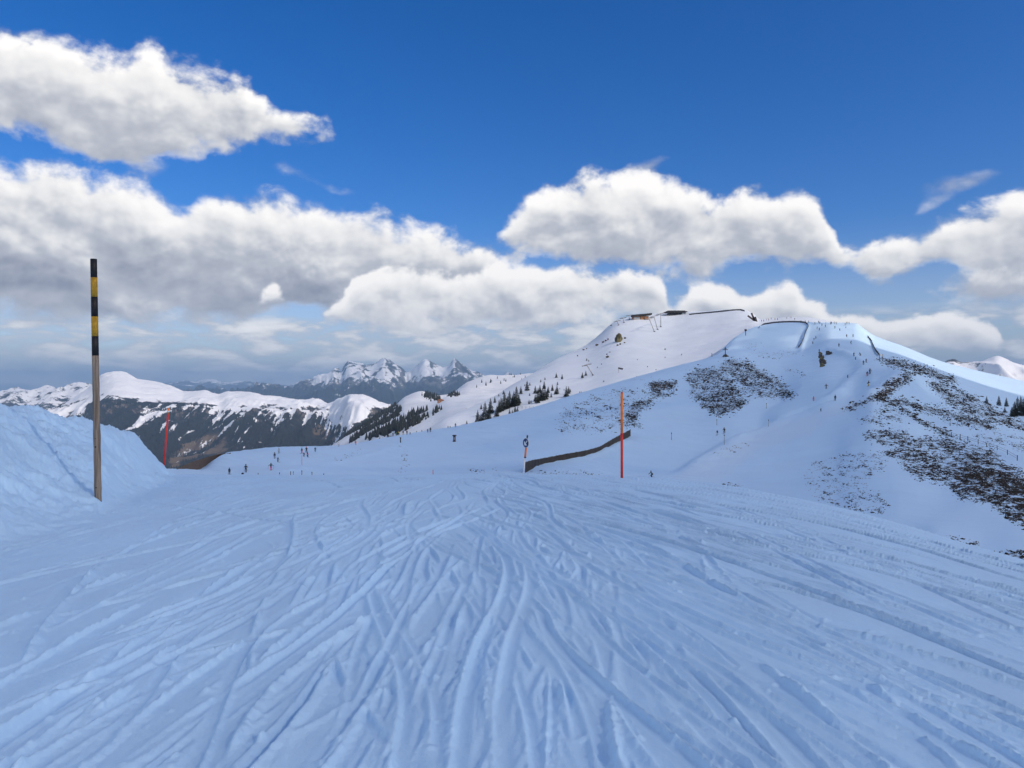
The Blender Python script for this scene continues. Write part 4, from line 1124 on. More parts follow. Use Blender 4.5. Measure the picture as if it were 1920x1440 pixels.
cable('front haul cable over the three lift masts below the station', T1, -1); cable('rear haul cable over the three lift masts below the station', T1, 1); cable('haul cable over the three short towers on the left skyline', T2, -1)

def cross():
    p = hill.hit(1360, 669, 380); k = p.y / F; root = empty('summit_cross', p); tag(root, 'dark wooden summit cross on a stone cairn among bare heath', 'cross')
    MB().box((0, 0, 2.6), (.34, .3, 5.0)).put('upright', M['fence_wood'], root)
    MB().box((0, 0, 3.7), (2.7, .28, .34)).put('crossbar', M['fence_wood'], root)
    MB().box((0, 0, 4.3), (1.3, .27, .26)).put('short_crossbar', M['fence_wood'], root)
    rg = random.Random(3)
    for i in range(14):
        bm = bmesh.new(); bmesh.ops.create_icosphere(bm, subdivisions=1, radius=.5)
        for v in bm.verts: v.co *= rg.uniform(.75, 1.2)
        me = bpy.data.meshes.new('cairn_stone'); bm.to_mesh(me); bm.free()
        a = i * 2.4; r = .25 + .09 * i
        put('cairn_stone', me, M['rock'], root, loc=(math.cos(a) * r, math.sin(a) * r * .7, max(.15, 1.0 - .07 * i)), scale=(1.1, 1, .8))
cross()
def cabinet():
    p = hill.hit(852, 828, 200); k = p.y / F; root = empty('snowmaking_hydrant', p); tag(root, 'dark box with a wide cap standing alone on the left slope', 'hydrant')
    MB().tube([(0, 0, -.3), (0, 0, .25), (0, 0, .3), (0, 0, 1.95)], [.62, .60, .46, .46], 14).put('body', M['dark_steel'], root, True)
    MB().tube([(0, 0, 1.95), (0, 0, 2.12), (0, 0, 2.3)], [.70, .72, .60], 14).put('cap', M['roof'], root, True)
    MB().box((0, -.47, 1.1), (.4, .06, .9)).put('hatch', M['steel'], root)
cabinet()
def simple_post(name, cat, label, sheet, u, v, hpx, rpx, mat, dmin=100, head=None, group=None):
    p = sheet.hit(u, v, dmin); k = p.y / F; root = empty(name, p); tag(root, label, cat, group)
    MB().tube([(0, 0, -.3), (0, 0, hpx * k)], rpx * k, 8).put('shaft', M[mat], root, True)
    if head == 'disc':
        MB().tube([(0, -.05, hpx * k), (0, .03, hpx * k)], 1.2 * k, 14).put('disc', M['blue'], root)
    elif head == 'lamp':
        MB().box((0, 0, hpx * k), (3.6 * k, 2.4 * k, 3.6 * k)).put('head', M['dark_steel'], root)
        MB().tube([(0, -1.2 * k, hpx * k), (0, -2.0 * k, hpx * k)], [1.2 * k, 1.6 * k], 12).put('nozzle', M['roof'], root)
    elif head == 'cap':
        MB().tube([(0, 0, hpx * k * .8), (0, 0, hpx * k)], rpx * k * 1.3, 8).put('tip', M['black'], root, True)
    return root
simple_post('post', 'post', 'short dark post on the crest left of the capped hydrant box', hill, 751, 830, 10, 1.0, 'dark_steel', 150, 'cap')
simple_post('snow_cannon', 'snow cannon', 'dark snow cannon on a post at the sunlit edge above the cross', hill, 1398, 629, 10, .6, 'dark_steel', 380, 'lamp')
simple_post('piste_marker', 'marker', 'small disc marker on a post beside the two skiers mid piste', hill, 1358, 834, 18, .5, 'steel', 150, 'disc')
simple_post('piste_marker', 'marker', 'leaning thin marker stake right of the long snow fence', hill, 1259, 825, 14, .5, 'steel', 150, 'cap')
simple_post('piste_marker', 'marker', 'thin marker stake below the heath patch by the cross', hill, 1437, 766, 10, .45, 'steel', 150, 'cap')
simple_post('piste_marker', 'marker', 'thin disc marker on the piste bend near the right heath strip', hill, 1664, 723, 10, .5, 'steel', 150, 'disc')
simple_post('piste_marker', 'marker', 'thin stake left of the skier pair below the big heath patch', hill, 1344, 797, 11, .4, 'steel', 150, 'cap')
simple_post('piste_marker', 'marker', 'thin stake on the pale edge of the lower piste bend', hill, 1441, 800, 13, .4, 'steel', 150, 'cap')
simple_post('red_stake', 'stake', 'short red stake behind the crest left of the arrow sign', hill, 812, 890, 9, .6, 'red', 120)
simple_post('red_stake', 'stake', 'tall thin pink-red stake below the group with pink trousers', hill, 566, 872, 18, .35, 'red', 120)
for i, (u, v, hp) in enumerate(((484, 892, 5), (524, 892, 6), (545, 892, 8), (550, 893, 9), (566, 893, 11), (585, 893, 8), (607, 892, 4))):
    simple_post('slope_stake', 'stake', 'short dark stake at the piste edge, %s from the left in its row' % nth(i), hill, u, v, hp, .6, 'dark_steel' if i != 3 else 'yellow', 120, 'cap', 'row of short stakes at the piste edge')
def gate_sign():
    p = hill.hit(1652, 677, 220); k = p.y / F; root = empty('piste_board', p); tag(root, 'pale board on two dark posts at the right edge of the run', 'sign')
    for s in (-1, 1): MB().tube([(s * 3 * k, 0, -.4), (s * 3 * k, 0, 13 * k)], .5 * k, 8).put('post', M['dark_steel'], root, True)
    MB().box((0, 0, 11 * k), (6.4 * k, .12, 3.6 * k)).put('board', M['white'], root)
    MB().bar((-3 * k, 0, 4.5 * k), (3 * k, 0, 4.5 * k), .2, .12).put('rail', M['dark_steel'], root)
gate_sign()
def slope_sign():
    p = peak.hit(1160, 699, 420); k = p.y / F; root = empty('slope_sign', p); tag(root, 'small angled sign alone on the lower summit slope', 'sign')
    MB().tube([(0, 0, -.4), (0, 0, 9 * k)], .18, 6).put('post', M['steel'], root)
    MB().bar((-.4, 0, 8.6 * k), (8 * k, 0, 6.8 * k), 1.2, .12).put('panel', M['dark_steel'], root)
slope_sign()
def groomer():
    p = hill.hit(1554, 665, 300); k = p.y / F; root = empty('snow_groomer_sled', p); tag(root, 'dark boxy rescue sled parked beside the rock outcrop on the run', 'sled')
    MB().box((0, 0, .95), (2.4, 1.3, 1.1)).put('body', M['dark_steel'], root)
    for s in (-.55, .55): MB().box((0, s, .22), (2.8, .22, .3)).put('runner', M['roof'], root)
    MB().box((-.5, 0, 1.7), (1.2, 1.1, .45)).put('load', M['fence_wood'], root)
    MB().tube([(1.2, 0, .6), (2.1, 0, 1.0)], .09, 6).put('handle', M['steel'], root)
groomer()
def far_hut(name, label, sheet, u, v, wpx, hpx, wallm, roofm, dmin):
    p = sheet.hit(u, v, dmin); k = p.y / F; root = empty(name, p); tag(root, label, 'hut')
    w, h = wpx * k, hpx * k
    MB().box((0, w * .35, h * .2), (w, w * .7, h * .9)).put('wall', M[wallm], root)
    vs = []
    for y in (-.12 * w, w * .82): vs += [(-w * .62, y, h * .58), (0, y, h * 1.05), (w * .62, y, h * .58)]
    MB().add(vs, [(0, 1, 2), (5, 4, 3), (0, 3, 4, 1), (1, 4, 5, 2), (2, 5, 3, 0)]).put('roof', M[roofm], root)
    for s in (-.22, .22): MB().box((w * s, -.01 * w, h * .25), (w * .16, w * .04, h * .25)).put('window', M['glass'], root)
far_hut('mountain_hut', 'orange brown mountain hut on the far spur beside dark trees', spur, 826, 754, 12, 6, 'timber', 'timber', 1300)
far_hut('warming_hut', 'small orange red hut among dark conifers on the left crest', peak, 722, 822, 9, 12, 'orange', 'red', 380)

# ------------------------------------------------------------------ rocks
def rock_mesh(seed, sub=2, flat=1.0):
    bm = bmesh.new(); bmesh.ops.create_icosphere(bm, subdivisions=sub, radius=1.0); rg = random.Random(seed)
    ph = [rg.uniform(0, 6) for _ in range(6)]
    for v in bm.verts:
        c = v.co; n = 1 + .28 * math.sin(c.x * 3 + ph[0]) * math.sin(c.y * 2.6 + ph[1]) + .18 * math.sin(c.z * 5 + ph[2] + c.x * 3) + rg.uniform(-.09, .09)
        v.co = Vector((c.x, c.y, c.z * flat)) * n
    me = bpy.data.meshes.new('rock'); bm.to_mesh(me); bm.free(); return me
RK = [rock_mesh(i, 2, .8) for i in range(4)]
for me in RK: me.materials.append(M['rock'])
big = rock_mesh(9, 3, 1.0); big.materials.append(M['moss_rock'])
def rock(label, sheet, u, v, wpx, hpx, me, dmin, group=None, sink=.25):
    p = sheet.hit(u, v, dmin); k = p.y / F
    o = put('boulder', me, None, None, loc=p + Vector((0, 0, hpx * k * (.5 - sink))), rot=(0, 0, (u * 7 + v * 3) % 6.28), scale=(wpx * k / 2, wpx * k / 2, hpx * k / 2))
    return tag(o, label, 'boulder', group)
rock('big mossy crag on the summit slope below the hut', peak, 1160, 641, 13, 21, big, 500)
small = [(1119, 648, 6, 5), (1131, 643, 5, 4), (1136, 640, 4, 4), (1140, 637, 4, 4), (1163, 646, 4, 4), (1158, 648, 4, 4), (1171, 643, 3, 3), (1172, 635, 4, 5), (1139, 671, 6, 5), (1138, 665, 3, 3), (1144, 661, 3, 2), (1146, 611, 3, 3),
         (1094, 656, 4, 3), (1100, 654, 3, 3), (1083, 668, 3, 3)]
for i, (u, v, w, h) in enumerate(sorted(small)):
    rock('small dark rock on the left summit slope, %s from the left' % nth(i), peak, u, v, w, h, RK[i % 4], 480, 'small rocks on the summit slope')
def outcrop():
    a = hill.hit(1543, 687, 240); root = empty('rock_outcrop', a); tag(root, 'narrow dark rock outcrop sticking up in the middle of the run', 'rock outcrop')
    for i, (u, v, w, h) in enumerate(((1542, 687, 9, 9), (1543, 681, 9, 10), (1541, 676, 8, 10), (1540, 671, 7, 9), (1538, 666, 5, 8), (1546, 683, 6, 7))):
        p = hill.hit(u, v, 240); k = p.y / F
        put('rock', RK[i % 4] if i % 2 else big, None, root, loc=p - a + Vector((0, 0, h * k * .3)), rot=(0, 0, i * 1.3), scale=(w * k / 2, w * k / 2 * 1.3, h * k / 2))
outcrop()

# ------------------------------------------------------------------ spruces
def spruce(seed):
    """crown of drooping branch fans round a thin trunk, 1 m tall (scaled when placed)"""
    rg = random.Random(seed); trunk = MB(); trunk.tube([(0, 0, -.06), (0, 0, .4), (0, 0, .97)], [.022, .014, .004], 6)
    cr = MB(); L = 15
    for l in range(L):
        t = l / (L - 1); z = .07 + .90 * t; r = (.235 * (1 - t) ** .85 + .012) * rg.uniform(.82, 1.12)
        nb = max(5, int(11 - 5 * t))
        for j in range(nb):
            a = 2 * math.pi * (j + rg.uniform(-.3, .3)) / nb + l * .7; rr = r * rg.uniform(.70, 1.18)
            d = Vector((math.cos(a), math.sin(a), 0)); s = Vector((-d.y, d.x, 0)); dr = rr * rg.uniform(.25, .55)
            w = rr * rg.uniform(.24, .36)
            b0 = Vector((0, 0, z + .035)); m1 = d * rr * .55 + Vector((0, 0, z + .012)); tip = d * rr + Vector((0, 0, z - dr * .5))
            cr.add([b0, m1 + s * w, tip, m1 - s * w, m1 - Vector((0, 0, .035 + w * .3))], [(0, 1, 4), (0, 4, 3), (1, 2, 4), (4, 2, 3), (0, 3, 1), (1, 3, 2)])
    a = trunk.mesh('trunk', True); a.materials.append(M['bark']); b_ = cr.mesh('crown'); b_.materials.append(M['needles'])
    return a, b_
SPR = [spruce(i) for i in range(6)]
def tree(i, p, h, label, group, wide=1.0):
    root = empty('spruce_tree', p, (i * 2.1) % 6.28); tag(root, label, 'tree', group)
    a, b_ = SPR[i % 6]
    for nm, me in (('trunk', a), ('crown', b_)):
        put(nm, me, None, root, scale=(h * wide, h * wide, h))
raw = [(105, 805, 60), (245, 775, 155), (285, 775, 110), (340, 765, 240), (390, 745, 150), (410, 650, 180), (290, 600, 65), (465, 515, 75), (515, 430, 35), (575, 405, 50), (490, 695, 130), (520, 640, 150), (545, 625, 165), (590, 600, 210), (625, 590, 150),
       (655, 575, 195), (690, 570, 130), (710, 560, 180), (745, 555, 225), (775, 525, 110), (800, 405, 95), (880, 362, 125), (915, 292, 40), (740, 335, 30), (985, 398, 95), (1020, 395, 70), (1045, 375, 85), (1100, 340, 98), (1150, 392, 85), (1205, 362, 80),
       (1265, 405, 110), (1240, 405, 60), (1270, 288, 42), (1255, 195, 62), (1330, 213, 62), (1055, 252, 36), (1110, 222, 36), (1590, 198, 72), (1635, 168, 62), (1385, 440, 125), (1415, 400, 90), (1435, 378, 42), (1190, 445, 55), (985, 500, 90), (1015, 520, 150),
       (1050, 490, 150), (1080, 490, 160), (1110, 475, 140), (1140, 445, 105), (905, 532, 55), (930, 520, 40), (912, 428, 36), (655, 665, 65), (690, 665, 60), (725, 662, 100), (755, 658, 90), (1555, 392, 26), (1575, 388, 26), (850, 300, 26), (1300, 340, 20), (1355, 355, 22)]
raw = sorted((860 + x / 6.857, 680 + y / 6.857, h / 6.857) for x, y, h in raw)
for i, (u, v, h) in enumerate(raw):
    p = peak.hit(u, v, 395)
    tree(i, p, 1.12 * h * p.y / F, 'dark spruce below the summit slope, %s from the left in its scattered clump' % nth(i), 'spruces below the summit slope', 1.2)
up = sorted([(1247, 656, 4.5), (1278, 666, 3.5), (1247, 671, 3), (1214, 688, 3), (1195, 675, 2.5), (1128, 684, 3), (1120, 690, 3), (1164, 720, 3), (1132, 716, 4), (1100, 676, 5), (1104, 678, 4), (1230, 694, 3)])
for i, (u, v, h) in enumerate(up):
    p = peak.hit(u, v, 395); tree(i + 2, p, h * p.y / F, 'tiny dark conifer on the open summit slope, %s from the left' % nth(i), 'tiny conifers on the open summit slope', 1.5)
rt = sorted([(1850, 756, 14), (1873, 761, 20), (1887, 763, 18), (1884, 774, 12), (1902, 782, 30), (1908, 781, 38), (1914, 772, 30), (1919, 780, 34), (1926, 778, 36), (1897, 782, 20), (1813, 745, 8), (1807, 752, 7), (1875, 702, 4)])
for i, (u, v, h) in enumerate(rt):
    p = hill.hit(u, v, 150); tree(i + 1, p, h * p.y / F, 'dark spruce on the right slope edge, %s from the left' % nth(i), 'spruces on the right slope', 1.15)
lf = sorted([(690, 826, 12), (698, 825, 14), (705, 823, 16), (712, 821, 18), (718, 820, 14), (728, 818, 18), (733, 816, 12), (682, 828, 9), (740, 814, 8), (781, 814, 8), (791, 812, 9)])
for i, (u, v, h) in enumerate(lf):
    p = peak.hit(u, v + 8, 385); h += 6; tree(i + 3, p, h * p.y / F, 'dark conifer behind the left crest, %s from the left' % nth(i), 'conifers behind the left crest', 1.3)

# far conifers: one mass each on the spur and on the mountain flank
def forest(name, sheet, weight, n, hmin, hmax, seed):
    rg = np.random.default_rng(seed)
    w = np.clip(weight, 0, None) * np.gradient(sheet.ds)[None, :] / sheet.ds[None, :] ** 1.0
    c = np.cumsum(w.ravel()); k = np.searchsorted(c, rg.random(n) * c[-1]); k = np.minimum(k, w.size - 1)
    iu, jd = np.unravel_index(k, w.shape)
    u = sheet.us[iu] + rg.uniform(-.5, .5, n) * np.gradient(sheet.us)[iu]; d = sheet.ds[jd] + rg.uniform(-.5, .5, n) * np.gradient(sheet.ds)[jd]
    d = np.clip(d, sheet.ds[0], sheet.ds[-1]); u = np.clip(u, sheet.us[0], sheet.us[-1])
    x = (u - 960) / F * d; z = sheet.z(u, d); h = rg.uniform(hmin, hmax, n) * (1 + .3 * rg.random(n)); r = h * rg.uniform(.17, .26, n)
    S = 5; a = rg.random(n) * 6.28
    vs = np.zeros((n, S + 1, 3))
    for s in range(S):
        t = a + s * 2 * np.pi / S
        vs[:, s] = np.stack([x + np.cos(t) * r, d + np.sin(t) * r, z - h * .05], -1)
    vs[:, S] = np.stack([x, d, z + h], -1)
    base = (np.arange(n) * (S + 1))[:, None]
    fs = np.concatenate([np.stack([base[:, 0] + s, base[:, 0] + (s + 1) % S, base[:, 0] + S], -1) for s in range(S)])
    o = put(name, mesh_np(name, vs.reshape(-1, 3), fs, False), M['far_forest']); return tag(o, 'mass of dark conifers on the far slopes', None, None, 'stuff')
fw = painted(spur, [([(640, 815), (700, 780), (735, 762), (748, 758), (752, 770), (742, 790), (770, 775), (800, 770), (790, 785), (760, 800), (720, 818), (660, 830)], 1.0),
                    ([(786, 742), (800, 738), (818, 742), (822, 750), (800, 748)], .9), ([(735, 812), (760, 795), (800, 772), (830, 765), (800, 785), (770, 802), (745, 818)], .7),
                    ([(878, 728), (900, 716), (930, 712), (960, 712), (940, 722), (905, 732)], .05), ([(940, 712), (975, 704), (1000, 703), (985, 716), (955, 722)], .04), ([(840, 748), (850, 738), (860, 742)], .5)], 4.0)
fw = fw * (fbm(spur.X / 60, spur.Y / 60, 4) > -.12)
forest('spur_conifers', spur, fw, 1900, 7, 12, 4)
ew = np.clip(1 - e_snow * 1.6, 0, 1) * (e_meadow < .5) * (fbm(em.X / 160, em.Y / 160, 4) > -.22) * (em.V > 735) * (em.V < 905)
forest('mountain_conifers', em, ew * (em.V > snowline + 6), 20000, 10, 17, 5)

# ------------------------------------------------------------------ heath tussocks in the bare patches: ground cover
def tussocks():
    rg = np.random.default_rng(8)
    bm = bmesh.new(); bmesh.ops.create_icosphere(bm, subdivisions=1, radius=1.0); bm.verts.ensure_lookup_table()
    ico = np.array([v.co[:] for v in bm.verts]); tri = np.array([[v.index for v in f.verts] for f in bm.faces]); bm.free()
    octa = np.array([(1, 0, 0), (-1, 0, 0), (0, 1, 0), (0, -1, 0), (0, 0, 1.2), (0, 0, -.4)], float)
    otri = np.array([(0, 2, 4), (2, 1, 4), (1, 3, 4), (3, 0, 4), (2, 0, 5), (1, 2, 5), (3, 1, 5), (0, 3, 5)])
    for name, mat, shape, tr, per, lo, hi, bias, mn, mx in (('heath_tussocks', 'heath', ico, tri, .30, .08, .24, -.12, 1.0, 2.6), ('heath_sprigs', 'sprig', octa, otri, 1.15, .038, .12, .10, .8, 2.6)):
        C_ = []
        for poly, dens in PATCHES:
            us_, vs_ = [p[0] for p in poly], [p[1] for p in poly]
            area = (max(us_) - min(us_)) * (max(vs_) - min(vs_))
            n = int(area * per * (.35 + dens))
            u = rg.uniform(min(us_) - 8, max(us_) + 8, n); v = rg.uniform(min(vs_) - 4, max(vs_) + 4, n)
            e = edge_dist(poly, u, v); e = np.where(inside(poly, u, v), e, -e)
            clump = fbm(u / 16 - v / 11, v / 7, 5, .62) + .5 * fbm(u / 4, v / 2.2, 3, .6)
            keep = (e > rg.normal(0, 3.5, n)) & (clump + (dens - .56) * 1.2 + bias > rg.uniform(-.22, .40, n))
            for a, b_ in zip(u[keep], v[keep]):
                if b_ > np.interp(a, CU, CV) + 3: continue
                C_.append((*hill.hit(a, b_, 52), dens))
        C_ = np.array(C_); n = len(C_)
        s = (lo + (hi - lo) * rg.random(n) ** 1.8) * (.6 + .6 * C_[:, 3]) * np.clip(C_[:, 1] / 160, .75, 1.8)
        rot = rg.normal(-.25, .55, n); st = rg.uniform(mn, mx, n); fl = rg.uniform(.5, 1.1, n)
        jit = rg.uniform(.55, 1.4, (n, len(shape), 1))
        q = shape[None] * jit
        x = q[..., 0] * s[:, None] * st[:, None]; y = q[..., 1] * s[:, None]; z = q[..., 2] * s[:, None] * fl[:, None]
        X = C_[:, 0:1] + x * np.cos(rot)[:, None] - y * np.sin(rot)[:, None]; Y = C_[:, 1:2] + x * np.sin(rot)[:, None] + y * np.cos(rot)[:, None]; Z = C_[:, 2:3] + z + s[:, None] * .15
        co = np.stack([X, Y, Z], -1).reshape(-1, 3); f = (tr[None] + (np.arange(n) * len(shape))[:, None, None]).reshape(-1, 3)
        o = put(name, mesh_np(name, co, f, False), M[mat])
        tag(o, 'dark heather and grass poking through the snow', None, None, 'stuff')
tussocks()

# ------------------------------------------------------------------ people
def skin_body(name, chains, links):
    """one continuous body grown from a skeleton; links give the tag of each bone"""
    me = bpy.data.meshes.new(name); idx = {k: i for i, k in enumerate(chains)}
    me.from_pydata([chains[k][0] for k in chains], [(idx[a], idx[b_]) for a, b_, t in links], [])
    o = bpy.data.objects.new(name, me); C.objects.link(o)
    md = o.modifiers.new('skin', 'SKIN'); sv = me.skin_vertices[0].data
    for k, i in idx.items():
        r = chains[k][1]; sv[i].radius = (r, r) if not hasattr(r, '__len__') else r
        sv[i].use_root = (k == 'pelvis')
    sd = o.modifiers.new('sub', 'SUBSURF'); sd.levels = 1; sd.render_levels = 1
    dg = bpy.context.evaluated_depsgraph_get(); ev = o.evaluated_get(dg); out = bpy.data.meshes.new_from_object(ev)
    bpy.data.objects.remove(o)
    segs = [(Vector(chains[a][0]), Vector(chains[b_][0]), t) for a, b_, t in links]
    mi = []
    for p in out.polygons:
        c = Vector(p.center); best, bt = 1e9, 0
        for a, b_, t in segs:
            d = b_ - a; s = max(0, min(1, (c - a).dot(d) / max(d.length_squared, 1e-9))); q = (c - a - d * s).length
            if q < best: best, bt = q, t
        if bt == 2 and c.y > chains['head'][0][1] + .05 and c.z < chains['head'][0][2] + .03: bt = 3     # face, looking along +Y
        mi.append(bt)
    for m_ in range(5): out.materials.append(None)
    out.polygons.foreach_set('material_index', mi); out.polygons.foreach_set('use_smooth', [True] * len(out.polygons)); out.update()
    out.name = name
    return out
def pose(knee, hipback, lean, arm, spread=.13):
    """knee bend, seat back, trunk lean, arm style; the figure looks along +Y"""
    hz = .93 - .22 * knee; c = {}
    c['pelvis'] = ((0, -hipback, hz), (.155, .12))
    tz = hz + .50 * math.cos(lean); ty = -hipback + .50 * math.sin(lean)
    c['waist'] = ((0, -hipback + .2 * math.sin(lean), hz + .2 * math.cos(lean)), (.145, .11)); c['chest'] = ((0, ty * .75 - hipback * .25, hz + .40 * math.cos(lean)), (.175, .125))
    c['neck'] = ((0, ty, tz + .03), .065); c['jaw'] = ((0, ty + .03, tz + .12), .085); c['head'] = ((0, ty + .03, tz + .22), .118); c['crown'] = ((0, ty + .02, tz + .30), .085)
    L = [('pelvis', 'waist', 0), ('waist', 'chest', 0), ('chest', 'neck', 0), ('neck', 'jaw', 2), ('jaw', 'head', 2), ('head', 'crown', 2)]
    for s, n in ((-1, 'l'), (1, 'r')):
        c['hip' + n] = ((s * .10, -hipback, hz - .05), .11); c['knee' + n] = ((s * spread, .05 + .22 * knee - hipback * .3, .50 - .03 * knee), .085)
        c['ankle' + n] = ((s * spread, -.05, .12), .072); c['toe' + n] = ((s * spread, .14, .055), .055)
        L += [('pelvis', 'hip' + n, 1), ('hip' + n, 'knee' + n, 1), ('knee' + n, 'ankle' + n, 1), ('ankle' + n, 'toe' + n, 4)]
        sh = Vector((s * .20, ty * .95, tz - .04))
        if arm == 'down': e, h = sh + Vector((s * .06, -.02, -.28)), sh + Vector((s * .07, .06, -.53))
        elif arm == 'poles': e, h = sh + Vector((s * .14, .03, -.25)), sh + Vector((s * .16, .27, -.33))
        elif arm == 'wide': e, h = sh + Vector((s * .22, .04, -.17)), sh + Vector((s * .40, .14, -.26))
        else: e, h = sh + Vector((s * .08, .14, -.20)), sh + Vector((s * -.02, .33, -.10))
        c['sh' + n] = (tuple(sh), .085); c['el' + n] = (tuple(e), .062); c['ha' + n] = (tuple(h), .045)
        f = (h - e).normalized(); c['fi' + n] = (tuple(h + f * .09), .040)
        L += [('chest', 'sh' + n, 0), ('sh' + n, 'el' + n, 0), ('el' + n, 'ha' + n, 0), ('ha' + n, 'fi' + n, 4)]
    hands = [c['hal'][0], c['har'][0]]
    return c, L, hands, spread
POSES = {k: pose(*a) for k, a in dict(stand=(.05, .0, .04, 'down'), ski=(.55, .10, .35, 'poles'), lean=(.8, .16, .62, 'tuck'), wide=(.25, .04, .12, 'wide'), wait=(.12, .02, .10, 'poles'), bow=(1.0, .22, .95, 'wide')).items()}
BODY = {k: skin_body('body_' + k, p[0], p[1]) for k, p in POSES.items()}
mb = MB(); mb.box((0, .10, .02), (.095, 1.45, .03)); mb.add([(-.047, .825, .005), (.047, .825, .005), (.047, .825, .035), (-.047, .825, .035), (-.02, 1.0, .10), (.02, 1.0, .10), (.02, 1.0, .12), (-.02, 1.0, .12)], [(0, 1, 5, 4), (1, 2, 6, 5), (2, 3, 7, 6), (3, 0, 4, 7), (4, 5, 6, 7)])
SKI = mb.mesh('ski'); SKI.materials.append(M['black'])
POLE = MB().tube([(0, 0, 0), (0, -.32, -.80)], .014, 5).tube([(0, -.28, -.70), (0, -.285, -.72)], .05, 8).mesh('ski_pole'); POLE.materials.append(M['dark_steel'])
bm = bmesh.new(); bmesh.ops.create_uvsphere(bm, u_segments=12, v_segments=8, radius=.135)
for v in bm.verts:
    v.co.y *= 1.12
    if v.co.z < -.03: v.co.z = -.03 + (v.co.z + .03) * .35
HELM = bpy.data.meshes.new('helmet'); bm.to_mesh(HELM); bm.free(); HELM.polygons.foreach_set('use_smooth', [True] * len(HELM.polygons)); HELM.materials.append(None)
CLOTH = dict(black=(.012, .012, .016), navy=(.012, .018, .05), grey=(.16, .17, .19), pale=(.45, .47, .50), pink=(.65, .06, .20), red=(.50, .03, .035), orange=(.62, .16, .04), yellow=(.55, .42, .08), green=(.05, .20, .10), blue=(.03, .10, .32), brown=(.07, .04, .025), white=(.70, .71, .72), teal=(.03, .16, .20))
CM = {k: plain('cloth_' + k, v, .85, 0, .15, 6) for k, v in CLOTH.items()}
SKIN = plain('skin', (.50, .30, .22), .55)
def person(label, sheet, u, v, hpx, jacket, trousers, helmet='black', ps='ski', face=180, skis=True, dmin=60, group='people on the slopes'):
    p = sheet.hit(u, v, dmin); k = p.y / F
    base = {'stand': 1.78, 'ski': 1.60, 'lean': 1.40, 'wide': 1.74, 'wait': 1.77, 'bow': 1.10}[ps]
    s = max(.62, min(1.12, hpx * k / base))
    o = put('person', BODY[ps], None, None, loc=p, rot=(0, 0, R(face)), scale=s)
    for slot, m_ in zip(o.material_slots, (CM[jacket], CM[trousers], CM[helmet], SKIN, CM['black'])):
        slot.link = 'OBJECT'; slot.material = m_
    tag(o, label, 'person', group)
    ch, L, hands, spread = POSES[ps]
    h = put('helmet', HELM, None, o, loc=Vector(ch['head'][0]) + Vector((0, -.012, .045))); h.material_slots[0].link = 'OBJECT'; h.material_slots[0].material = CM[helmet]
    if skis:
        for sx in (-1, 1): put('ski', SKI, None, o, loc=(sx * spread, .02, -.035))
        for q in hands: put('ski_pole', POLE, None, o, loc=q, rot=(R(-12 if ps != 'lean' else -55), 0, 0))
    return o
LEFT = [(430, 890, 13, 'navy', 'black', 'black', 'stand', 0, True, 'skier all in dark blue seen from behind, leftmost of the left slope'),
 (461, 886, 15.5, 'black', 'black', 'black', 'wait', 20, True, 'tall person in black standing just right of the leftmost skier'),
 (508, 882, 14, 'black', 'pink', 'black', 'wide', 10, True, 'skier in black jacket and pinkish trousers with arms held out'),
 (521, 867, 10, 'black', 'black', 'black', 'wait', -30, True, 'skier in black just above the one with arms held out'),
 (515, 860, 12, 'navy', 'grey', 'black', 'stand', 180, True, 'skier in navy and grey below the pale-jacketed one'),
 (523, 850, 10, 'pale', 'grey', 'black', 'wait', 180, True, 'skier in a pale grey jacket at the top of the left slope'),
 (566, 850, 10.5, 'brown', 'pink', 'black', 'stand', 160, True, 'person in dark top and bright pink trousers'),
 (574.5, 849, 11.5, 'black', 'black', 'red', 'wait', 190, True, 'person in black right beside the one with pink trousers'),
 (570, 856, 8, 'black', 'navy', 'black', 'ski', 170, True, 'small child in black on skis below the pink trousers'),
 (577, 857.5, 10, 'pink', 'navy', 'black', 'ski', 150, True, 'skier in pink jacket and navy trousers below the small group'),
 (591, 847, 9, 'black', 'black', 'grey', 'wait', 200, True, 'lone skier in black right of the pink-trousered group'),
 (667, 834, 8, 'red', 'pink', 'brown', 'stand', 180, True, 'person in red and pink on the crest below dark conifers'),
 (635, 837, 8, 'white', 'pale', 'pale', 'wait', 180, True, 'person dressed in white on the left crest'),
 (748, 816, 8, 'yellow', 'black', 'black', 'wait', 170, True, 'person in a yellow jacket in the group on the crest'),
 (743, 817, 7, 'green', 'black', 'black', 'stand', 190, True, 'person in a green jacket in the group on the crest'),
 (737, 818, 7, 'black', 'grey', 'black', 'wait', 150, True, 'person in black at the left end of the crest group'),
 (756, 815, 8, 'brown', 'yellow', 'black', 'stand', 160, True, 'person in brown jacket with yellow trousers on the crest'),
 (763, 815, 8.5, 'black', 'black', 'black', 'stand', 200, True, 'person in black upright at the right end of the crest group'),
 (769, 815, 4, 'black', 'black', 'black', 'ski', 180, True, 'tiny dark child beside the crest group'),
 (802, 811, 7, 'black', 'brown', 'black', 'wait', 180, True, 'left one of the dark pair near the spiky conifers on the crest'),
 (807, 810, 9, 'black', 'black', 'black', 'stand', 180, True, 'right one of the dark pair near the spiky conifers on the crest'),
 (840, 803, 5, 'black', 'black', 'black', 'stand', 180, False, 'tiny dark person left above the capped hydrant'),
 (844, 803, 4, 'navy', 'black', 'black', 'ski', 180, True, 'tiny crouching person above the capped hydrant'),
 (854, 801, 8, 'black', 'navy', 'black', 'wait', 180, True, 'dark upright person directly above the capped hydrant')]
for (u, v, h, j, t, hm_, ps, fc, sk, lab) in LEFT: person(lab, hill, u, v, h, j, t, hm_, ps, fc, sk, 120, 'people on the left slope')
